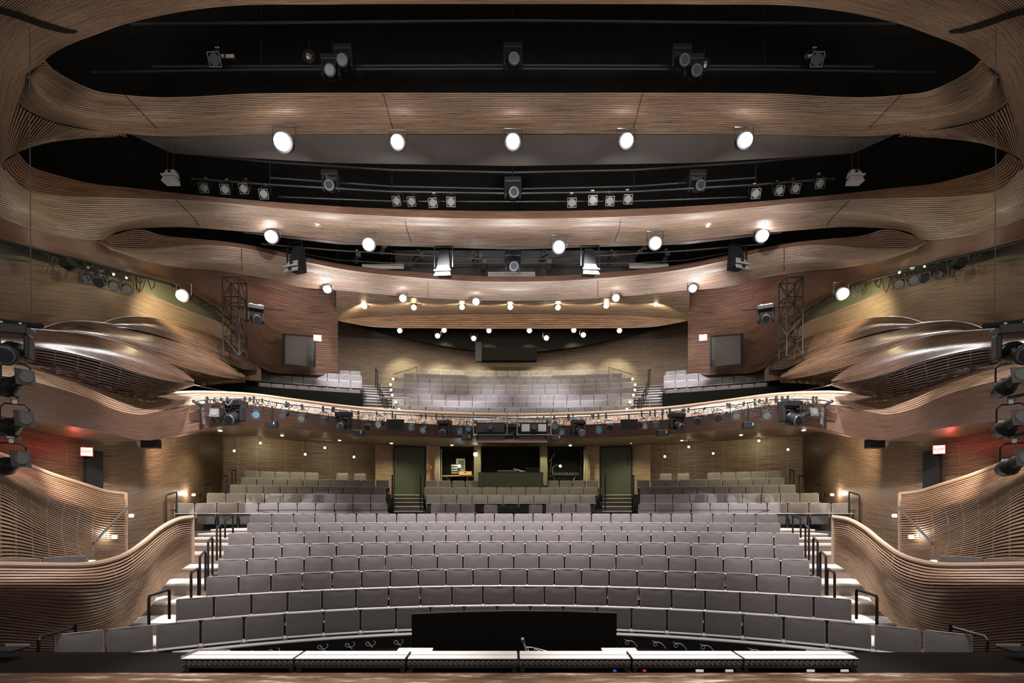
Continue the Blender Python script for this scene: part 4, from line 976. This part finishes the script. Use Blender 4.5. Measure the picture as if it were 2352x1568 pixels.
def door(pts, mat, frame=None, handle=None):
    global dn
    a, b_, c, d = [Vector(p) for p in pts]; nrm = (b_-a).cross(d-a).normalized(); nrm = nrm if nrm.y < 0 else -nrm
    q = [a, b_, c, d]; vs = [p+nrm*.05 for p in q]+[p-nrm*.05 for p in q]
    o = struct(link_mesh('door_%d' % dn, vs, [(0, 1, 2, 3), (4, 5, 6, 7), (0, 1, 5, 4), (1, 2, 6, 5), (2, 3, 7, 6), (3, 0, 4, 7)], mat)); dn += 1
    if frame:
        mb = MB(); mb.tube([a+nrm*.06, b_+nrm*.06], .035, 4).tube([a+nrm*.06, d+nrm*.06], .035, 4).tube([b_+nrm*.06, c+nrm*.06], .035, 4); mb.build('door_frame', frame, o)
    if handle: MB().box(tuple(a.lerp(b_, handle).lerp(d.lerp(c, handle), .30)+nrm*.09), (.05, .05, .35)).build('door_handle', BLK, o); 
    return o
for s_ in (1, -1):
    def Q(u, v, d):
        p = P(u, v, d); return Vector((p.x*s_, p.y, p.z))
    door([Q(202, 1037, 12.8), Q(232, 1037, 13.3), Q(232, 1150, 13.3), Q(202, 1150, 12.8)], BLK2, BLK)
    door([Q(650, 766, 19.55), Q(720, 771, 20.8), Q(720, 842, 21.1), Q(650, 834, 19.9)], DOORG, BLK)
    door([Q(905, 1026, 24.8), Q(978, 1027, 25.2), Q(978, 1137, 25.2), Q(905, 1137, 24.8)], GREENP, BLK, .12)
    for a, b_ in ((862, 904), (979, 1011)):      # timber piers either side of the green doors
        rows = [[Q(a, 1020, 24.6), Q((a+b_)/2, 1021, 24.75), Q(b_, 1022, 24.9)], [Q(a, 1145, 24.6), Q((a+b_)/2, 1145, 24.75), Q(b_, 1145, 24.9)]]
        for o in ribbon('wall_pier', rows, 34, 6, mat=WOODB, gap=.15, depth=.015, world=True): struct(o)
# ------------------------------------------------------------------ control booth
struct(MB().box(P(1177, 1068, 25.3), (330*25.3/F, .1, 84*25.3/F)).build('wall_booth_dark', VOID))  # black panel put in for the darkness inside the booth opening
for k, u in enumerate((1097, 1248)):
    struct(MB().box(P(u, 1070, 24.6), (.31, .3, 1.75)).build('column', OLIVEP))
    lamp('SPOT', P(u, 1034, 23.9), P(u, 1100, 24.5), 25, OLIVE, .04, 90, .6, name='column_light')
t = thing('booth_lamp', 'bright round lamp high beside the left booth column', 'lamp', P(1092, 1043, 24.3)); MB().ball((0, 0, 0), .09).build('bulb', G_SOFT, t); MB().cyl((0, 0, .07), (0, .05, .16), .05).build('casing', BLK, t)
for k, (u0, u1) in enumerate(((1014, 1090), (1257, 1334))):
    t = thing('booth_window_frame', 'thin pale frame of the %s control booth window' % ('left', 'right')[k], 'window frame')
    a, b_, c, d = P(u0, 1031, 24.9), P(u1, 1031, 24.9), P(u1, 1104, 24.9), P(u0, 1104, 24.9)
    MB().tube([a, b_], .012, 4).build('head', BLK, t); MB().tube([a, d], .025, 4).build('jamb', GREYM, t); MB().tube([b_, c], .015, 4).build('jamb', BLK, t)
    t = thing('equipment_table', 'folding table with gear inside the %s booth window' % ('left', 'right')[k], 'table', P((u0+u1)/2, 1093, 24.7))
    MB().box((0, 0, 0), (1.35, .5, .04)).build('table_top', ORANGEB if k == 0 else BLK, t)
    for sx in (-.5, .5): MB().tube([(sx, -.1, 0), (sx*.6, -.1, -.4)], .015, 5).build('leg', STEEL, t)
t = thing('cardboard_box', 'tan cardboard box on the table in the left booth window', 'box', P(1069, 1087, 24.5)); MB().box((0, 0, 0), (.55, .3, .17)).build('carton', ORANGEB, t); MB().box((0, -.16, .03), (.1, .01, .03)).build('handle_hole', VOID, t)
t = thing('equipment_rack', 'open rack of electronics in the left booth window', 'rack', P(1045, 1078, 24.6))
MB().box((0, 0, 0), (.32, .3, .46)).build('casing', BLK2, t)
for z in (-.16, -.05, .06, .17): MB().box((0, -.16, z), (.28, .02, .05)).build('rack_unit', GREYM, t)
t = thing('desk_lamp', 'glowing lamp before a framed panel in the left booth window', 'lamp', P(1055, 1070, 24.35)); MB().ball((0, 0, 0), .06).build('bulb', G_COOL, t); MB().tube([(0, 0, 0), (0, .1, -.15), (0, .1, -.35)], .012, 5).build('stem', BLK, t)
t = thing('framed_panel', 'pale framed panel behind the lamp in the left booth window', 'panel', P(1058, 1067, 24.8)); MB().box((0, 0, 0), (.4, .03, .55)).build('frame', OLIVEP, t); MB().box((.03, -.02, .0), (.26, .01, .38)).build('panel', BLK2, t)
t = thing('desk_lamp', 'small gooseneck lamp glowing in the right booth window', 'lamp', P(1287, 1070, 24.4)); MB().ball((0, 0, 0), .055).build('bulb', G_SOFT, t); MB().tube([(0, .02, .03), (-.2, .05, .05), (-.33, .05, -.05), (-.33, .05, -.38)], .012, 5).build('gooseneck', STEEL, t)
t = thing('light_console', 'row of console controls on the table in the right booth window', 'console', P(1300, 1090, 24.5)); MB().box((0, 0, 0), (1.1, .3, .08)).build('casing', BLK2, t)
for q in range(10): MB().box((-.5+q*.11, -.12, .06), (.03, .03, .04)).build('fader', GREYM, t)
t = thing('microphone_stand', 'microphone stand with boom in the right booth window', 'stand', P(1264, 1060, 24.5)); MB().tube([(0, 0, -.5), (.05, 0, .1)], .012, 5).build('pole', STEEL, t); MB().tube([(-.05, 0, 0), (.2, 0, .4)], .012, 5).build('boom', STEEL, t)
for k, (u, s_) in enumerate(((1006, 1), (1345, -1))):
    mb = MB(); d = 24.45
    for q in range(4):
        mb.tube([P(u-14*s_*0+q*3.2*s_-6*s_, 1032, d+.04*(q % 2)), P(u+q*2.6*s_-5*s_, 1060, d), P(u+q*2.0*s_-2*s_, 1104, d+.04*(q % 2))], .03, 5)
    tag(mb.build('sheer_drape', CURT, smooth=True), 'narrow gathered drape beside the %s booth window' % ('left', 'right')[k], 'drape')
t = thing('fire_alarm', 'small red fire alarm on the timber pier left of the booth', 'alarm', P(990, 1074, 24.5)); MB().box((0, 0, 0), (.10, .05, .17)).build('casing', REDP, t); MB().box((0, -.03, .03), (.05, .01, .04)).build('pull_handle', WHITE, t)
# mixing desk with black drape
t = thing('draped_desk', 'mixing desk draped in black cloth between the centre parterre seats', 'desk', P(1173, 1086, 22.8))
n = 34; vs = []
for i in range(n+1):
    x = -1.32+2.64*i/n; f = .06*math.cos(i*1.9)+.04*math.sin(i*3.3); pull = .10*math.exp(-((x-.02)/.5)**2)
    vs += [(x, -.38, 0), (x*.99, -.40+f*.5-pull, -.30), (x*1.03, -.42+f-pull*1.5, -.72)]
fs = [(3*i+j, 3*i+3+j, 3*i+4+j, 3*i+1+j) for i in range(n) for j in range(2)]
link_mesh('cloth_skirt', vs, fs, CLOTH, t, smooth=True); MB().box((0, 0, -.01), (2.66, .78, .03)).build('table_top', BLK, t)
t = thing('mixing_console', 'black mixing console on the draped desk', 'console', P(1165, 1083, 22.9)); MB().box((0, 0, 0), (.8, .4, .07), Matrix.Rotation(.1, 4, 'X')).build('casing', BLK2, t); MB().box((0, -.2, .03), (.8, .02, .02)).build('front_trim', GREYM, t)
t = thing('paper_pile', 'crumpled pale papers on the draped desk', 'papers', P(1190, 1080, 22.8))
MB().box((0, 0, 0), (.4, .25, .02), Matrix.Rotation(.35, 4, 'Y')).box((.12, .02, .02), (.35, .2, .015), Matrix.Rotation(.2, 4, 'Y')).build('sheets', WHITE, t)
t = thing('desk_monitor', 'low black monitor on the right of the draped desk', 'screen', P(1223, 1080, 22.7)); MB().box((0, 0, 0), (.58, .05, .2)).build('casing', BLK2, t); MB().box((0, -.028, .0), (.54, .006, .16)).build('screen', VOID, t); MB().box((0, 0, -.12), (.1, .1, .05)).build('stand', BLK, t)

# ------------------------------------------------------------------ lights under the balcony
for k, (u, v, d) in enumerate([(506, 988, 18.0), (648, 999, 21.0), (780, 1010, 22.5), (899, 1017, 23.2), (1038, 1021, 23.8), (1310, 1022, 23.8), (1449, 1016, 23.2), (1566, 1010, 22.5), (1702, 998, 21.0), (1846, 987, 18.0)]):
    p = P(u, v, d)
    t = thing('soffit_downlight', 'small round downlight in the balcony soffit, %s from the left' % ordn(k+1), 'downlight', p, group='downlights in the balcony soffit')
    MB().cyl((0, 0, .03), (0, 0, -.01), .09, .09, 12).build('trim_ring', GREYM, t); MB().cyl((0, 0, -.005), (0, 0, -.03), .065, .05, 12).build('lamp', G_SOFT, t)
    lamp('SPOT', p+Vector((0, 0, -.08)), p+Vector((0, .7, -4)), 105, OLIVE, .05, 130, .7, name='downlight_beam')
for k, (u, v) in enumerate([(538, 1035), (598, 1017), (701, 1043), (746, 1028), (813, 1049), (1527, 1048), (1582, 1026), (1638, 1041), (1743, 1012), (1810, 1032)]):
    p = P(u, v, 22.2)
    t = thing('small_wall_light', 'tiny bright light before the parterre back wall, %s from the left' % ordn(k+1), 'wall light', p, group='tiny lights at the parterre back wall')
    MB().ball((0, 0, 0), .045).build('bulb', G_SOFT, t); MB().tube([(0, 0, .04), (0, .02, .5)], .008, 4).build('stem', BLK, t)
    if k in (1, 3, 6, 8): lamp('SPOT', p+Vector((0, 0, .05)), P(u, v, 25)+Vector((0, 0, -.6)), 60, OLIVE, .05, 110, .8, name='wall_wash')
for x in (-2.6, 0, 2.6): lamp('SPOT', (x, 20.4, 2.55), (x, 22.2, .3), 90, OLIVE, .05, 125, .7, name='downlight_beam')  # extra beams without fixtures, added to brighten the centre seats
for s_ in (1, -1):
    nm = 'left' if s_ > 0 else 'right'
    def Q(u, v, d):
        p = P(u, v, d); return Vector((p.x*s_, p.y, p.z))
    lamp('SPOT', Q(420, 1010, 15.5), Q(440, 1120, 18.5), 200, (1, .80, .55), .1, 120, .8, name='side_wall_wash')
    lamp('SPOT', Q(150, 1010, 10.8), Q(260, 1180, 12.5), 160, (1, .82, .68), .1, 110, .8, name='side_wall_wash')
    for k, (u, v, d, e) in enumerate([(445, 1136, 18.2, 10), (302, 1184, 14.3, 9), (264, 1233, 12.75, 6), (212, 1291, 10.4, 3)]):
        p = Q(u, v, d)
        t = thing('step_light', 'small step light on the %s side, %s from the back' % (nm, ordn(k+1)), 'step light', p, group='step lights by the side stairs')
        MB().rbox((0, 0, 0), (.12, .05, .09), .01, 1).build('casing', WHITE, t); MB().box((0, -.03, -.01), (.09, .01, .05)).build('lamp', G_SOFT, t)
        lamp('POINT', p+Vector((0, -.22, .05)), None, e, (1, .88, .72), .05, name='step_glow')
    for k, (u, v, d) in enumerate([(903, 870, 25.5), (897, 883, 24.6), (898, 895, 23.7), (901, 907, 22.8), (909, 923, 22.0), (916, 940, 21.0)]):
        p = Q(u, v, d)
        t = thing('aisle_light', 'small aisle light along the %s edge of the centre balcony block, %s from the top' % (nm, ordn(k+1)), 'aisle light', p, group='aisle lights on the balcony')
        MB().box((0, .03, 0), (.08, .04, .08)).build('casing', BLK, t); MB().ball((0, 0, 0), .05, 10, 6).build('bulb', G_SOFT, t)
        if k in (1, 4): lamp('POINT', p+Vector((0, -.2, .1)), None, 8, OLIVE, .05, name='aisle_glow')
    # far black speaker under the balcony
    t = thing('wall_speaker', 'black box speaker under the balcony edge near the %s side wall' % nm, 'loudspeaker', Q(347, 1019, 14.6)); MB().rbox((0, 0, 0), (.42, .25, .24), .02, 1).build('cabinet', BLK2, t); MB().box((0, 0, .16), (.05, .05, .1)).build('bracket', BLK, t)

    # handrails: inverted loops along the aisle
    HR = [(342, 389, 1367, 1443, 1352, 9.2, 'lowest'), (439, 456, 1313, 1378, 1304, 10.2, 'second lowest'), (459, 472, 1275, 1366, 1264, 11.0, 'third from the stage'), (478, 488, 1241, 1327, 1233, 11.9, 'fourth from the stage'),
          (498, 506, 1211, 1287, 1205, 12.8, 'fifth from the stage'), (517, 535, 1190, 1235, 1184, 13.8, 'sixth from the stage'), (382, 406, 1135, 1200, 1129, 16.5, 'beside the first parterre row'), (466, 484, 1113, 1154, 1109, 19.0, 'beside the second parterre row'),
          (511, 521, 1094, 1133, 1091, 20.0, 'beside the third parterre row'), (533, 541, 1080, 1112, 1077, 21.0, 'beside the fourth parterre row')]
    for u0, u1, vt, vb, vt2, d, w_ in HR:
        a = Q(u0, vt, d); x = abs(a.x); d2 = x*F/(CX-u1); d2 = min(d2, d+1.0); b_ = Q(u1, vt2, d2); zb = Q(u0, vb, d).z
        b_.z = Q(u1, vt2, d2).z; rr_ = .05
        tag(MB().tube([(a.x, a.y, zb), (a.x, a.y, a.z-rr_), (a.x, a.y+rr_*.4, a.z-.01), (b_.x, b_.y-rr_*.4, b_.z-.01), (b_.x, b_.y, b_.z-rr_), (b_.x, b_.y, zb+.05)], .024, 8).build('handrail_loop', BLK, smooth=True), 'black loop handrail on the %s aisle, %s' % (nm, w_), 'handrail', 'loop handrails beside the seat rows')
    tag(MB().tube([Q(212, 1250, 12.0), Q(216, 1245, 12.0), Q(292, 1166, 12.9), Q(298, 1163, 13.0)], .028, 8).build('stair_handrail', DGREY, smooth=True), 'sloping grey handrail on the rear %s box balustrade' % nm, 'handrail')
    t = thing('cross_aisle_rail', 'thin black rail along the cross aisle behind the %s seats' % nm, 'handrail')
    MB().tube([Q(357, 1222, 16.6), Q(357, 1174, 16.6), Q(361, 1171, 16.7), Q(480, 1171, 18.0), Q(895, 1171, 18.9)], .012, 6).build('rail', BLK, t)
    for u, d in ((482, 18.0), (640, 18.4), (770, 18.7)): MB().tube([Q(u, 1171, d), Q(u, 1225, d)], .012, 6).build('post', BLK, t)
    t = thing('aisle_rail', 'pair of black posts and rail at the %s steps to the green door' % nm, 'handrail')
    for u, d, a_, b_ in ((901, 20.0, 1090, 1176), (966, 20.0, 1090, 1176), (976, 22.0, 1088, 1120)): MB().tube([Q(u, b_, d), Q(u, a_, d)], .03, 6).build('post', BLK, t)
    t = thing('balcony_guard_rail', 'thin pale guard rail at the foot of the %s balcony aisle' % nm, 'handrail')
    MB().tube([Q(864, 942, 19.8), Q(864, 914, 19.8), Q(868, 912, 19.8), Q(940, 915, 19.9), Q(944, 920, 19.9), Q(946, 947, 19.9)], .018, 6).build('rail', GREYM, t)
    t = thing('balcony_stair_rail', 'black stair rails climbing the %s balcony aisle' % nm, 'handrail')
    for q, (u, a_, b_, d) in enumerate([(863, 847, 900, 26.5), (868, 880, 915, 24.8), (873, 893, 925, 23.5), (879, 905, 935, 22.4), (887, 915, 942, 21.4)]): MB().tube([Q(u, b_, d), Q(u, a_, d), Q(u+4, a_+6, d-.6), Q(u+4, b_+4, d-.6)], .025, 6).build('rail_loop', BLK, t)
    t = thing('balcony_top_rail', 'thin black wire rail sloping beside the top rows on the %s of the balcony' % nm, 'handrail')
    MB().tube([Q(903, 860, 27.0), Q(958, 843, 28.4), Q(958, 856, 28.4)], .015, 5).build('rail', BLK, t)
    tag(MB().tube([Q(438, 882, 15.5), Q(545, 905, 18.0)], .018, 6).build('guard_rail', GREYM, smooth=True), 'straight pale rail between the %s gallery pod and the balcony' % nm, 'handrail')
    # folded handrails low at the front balustrade
    tag(MB().tube([Q(89, 1500, 7.1), Q(89, 1470, 7.1), Q(92, 1462, 7.15), Q(170, 1440, 7.7), Q(174, 1434, 7.7), Q(174, 1465, 7.7)], .022, 6).build('box_handrail', BLK, smooth=True), 'black handrail before the woven foot of the %s front balustrade' % nm, 'handrail')
    for q, (u, v, d) in enumerate([(20, 1495, 5.75)]):
        t = thing('stage_tray', 'dark open tray lying at the %s end of the stage edge' % nm, 'tray', Q(u, 1491, 5.6)); MB().box((0, 0, 0), (.25, .2, .02)).build('bottom', BLK2, t); MB().box((0, .1, .02), (.25, .01, .03)).build('rim', GREYM, t)

# ------------------------------------------------------------------ front barrier and black board
for s_ in (-1, 1):
    nm = 'left' if s_ < 0 else 'right'
    t = thing('front_barrier', 'black beam with pale top edge before the front seat row, %s side' % nm, 'barrier')
    def arc(mb, r0, r1, z0, z1, u0, u1): a, b_ = ang(u0), ang(u1); (a, b_) = (a, b_) if s_ < 0 else (-b_, -a); ring(mb, r0, r1, z0, z1, a, b_, 20)
    mb = MB(); arc(mb, 9.10, 9.16, -2.22, -2.03, 395, 947); mb.build('beam', BLK, t)
    mb = MB(); arc(mb, 9.08, 9.24, -2.03, -2.015, 395, 947); mb.build('top_edge', FABL, t)
    mb = MB(); arc(mb, 9.18, 9.22, -2.7, -2.2, 560, 947); mb.build('plywood_face', RISER, t)
    for q, u in enumerate((577, 638, 749, 811, 858, 922)):
        th = ang(u)*(-1 if s_ > 0 else 1); c = Vector((9.07*math.sin(th), 9.07*math.cos(th), -2.12)); tx = Vector((math.cos(th), -math.sin(th), 0))
        p = [c+tx*(.05*math.sin(a)+.012*a*s_)+Vector((0, -.01*a, .035*math.cos(a))) for a in [k*.7 for k in range(12)]]
        tag(MB().tube(p+[p[-1]+tx*.05+Vector((0, 0, -.06))], .006, 5).build('cable_loop', CABLEW), 'small white cable loop hooked on the %s front barrier, %s from the outer end' % (nm, ordn(q+1)), 'cable', 'cable loops on the front barrier')
t = thing('black_board', 'low wide black board standing before the middle of the front row', 'board', P(1181, 1410, 7.3))
q = [P(945, 1411, 7.3), P(1070, 1406, 7.2), P(1181, 1404, 7.15), P(1300, 1405, 7.2), P(1417, 1409, 7.3)]; b0 = P(1181, 1410, 7.3)
vs = []
for p in q: vs += [p-b0, Vector((p.x*1.0, p.y+.08, p.z))-b0, Vector((p.x*.985, p.y+.08, -2.6))-b0, Vector((p.x*.985, p.y, -2.6))-b0]
fs = [(4*i+j, 4*i+4+j, 4*i+4+(j+1) % 4, 4*i+(j+1) % 4) for i in range(4) for j in range(4)]+[(0, 1, 2, 3), (19, 18, 17, 16)]
link_mesh('panel', vs, fs, VOID, t); MB().tube([p-b0+Vector((0, .03, .008)) for p in q], .009, 6).build('top_trim', GREYM, t)

# ------------------------------------------------------------------ LED battens along the stage edge
def lensmesh():
    mb = MB(); mb.cyl((0, 0, 0), (0, -.012, -.004), .016, .018, 10); o = mb.build('lens', LENSD); me = o.data; bpy.data.objects.remove(o); return me
LM = lensmesh(); rim = MB().tube([(.019*math.cos(a*.6), -.012, .019*math.sin(a*.6)) for a in range(8)], .003, 4).build('lens_rim', STEEL); LR = rim.data; bpy.data.objects.remove(rim)
E = [415, 675, 933, 1191, 1451, 1708, 1975]
for k in range(6):
    x0, x1 = P(E[k], 0, 5.08).x+.008, P(E[k+1], 0, 5.08).x-.008; c = (x0+x1)/2; w_ = x1-x0
    t = thing('light_batten', 'long pale-topped light batten on the stage edge, %s from the left' % ordn(k+1), 'light batten', (c, 5.08, ZS), group='light battens on the stage edge')
    MB().rbox((0, .15, .085), (w_, .28, .09), .006, 1).build('housing', BLK, t)
    MB().box((0, .055, .134), (w_-.01, .12, .006)).build('top_plate', ALU, t); MB().box((0, .20, .134), (w_-.01, .13, .006)).build('top_plate', ALU, t)
    for sx in (-1, 1): MB().box((sx*(w_/2-.03), .13, .02), (.04, .2, .04)).build('foot', BLK, t)
    MB().box((sx*(w_/2), .125, .10), (.012, .02, .07)).build('latch', STEEL, t)
    for q in range(21):
        o = bpy.data.objects.new('lens', LM); COL.objects.link(o); o.parent = t; o.location = (-w_/2+w_*(q+.5)/21, .008, .092)
        r = bpy.data.objects.new('lens_rim', LR); COL.objects.link(r); r.parent = o; 
for k, u in enumerate((951, 1425)):
    t = thing('ribbed_panel', 'short white ribbed panel lying behind the battens, %s one' % ('left' if k == 0 else 'right'), 'panel', (P(u, 0, 5.7).x, 5.72, ZS+.03)); MB().box((0, 0, 0), (.36, .2, .03)).build('panel', WHITE, t)
    mb = MB()
    for q in range(22): mb.box((-.17+q*.0162, 0, .018), (.006, .19, .008))
    mb.build('ribs', WHITE, t)
for k, u in enumerate((471, 1910)):
    t = thing('mesh_panel', 'grey mesh panel lying at the %s end of the battens' % ('left' if k == 0 else 'right'), 'panel', (P(u, 0, 5.6).x, 5.62, ZS+.03)); MB().box((0, 0, 0), (.36, .26, .03)).build('panel', GREYM, t); MB().box((0, 0, .02), (.33, .23, .006)).build('mesh_insert', GREYP, t)
for k, (u, c) in enumerate([(1412, BLUEP), (1480, REDP), (1607, WHITE), (1675, WHITE), (1862, WHITE), (1940, WHITE)]):
    tag(MB().box(P(u, 1540, 5.06), (.07 if c is WHITE else .03, .01, .02)).build('edge_sticker', c), 'small %s sticker on the black stage edge strip, %s from the left' % ('white' if c is WHITE else ('blue' if c is BLUEP else 'red'), ordn(k+1)), 'sticker', 'stickers on the stage edge')
t = thing('microphone', 'silver and blue microphone lying on a small stand behind the battens', 'microphone', P(1206, 1482, 5.72))
MB().ball((-.026, 0, .06), .024, 14, 10).build('grille', STEEL, t, smooth=True); MB().cyl((-.02, 0, .042), (.016, 0, -.06), .014, .011, 12).build('handle', GREYM, t, smooth=True); MB().cyl((-.019, 0, .04), (-.012, 0, .018), .016, .0155, 12).build('collar', simple('blue_tape', (.05, .12, .6), .4), t, smooth=True)
MB().tube([(.005, .01, -.02), (.06, .02, -.025), (.15, .03, -.045), (.24, .03, -.07)], .006, 6).build('boom_arm', STEEL, t); MB().tube([(.03, 0, -.03), (.04, -.01, -.06), (.09, 0, -.06), (.10, 0, -.035), (.14, 0, -.05), (.2, 0, -.075)], .004, 5).build('lead', CABLEW, t)

for t in RODS: make_rod(t)
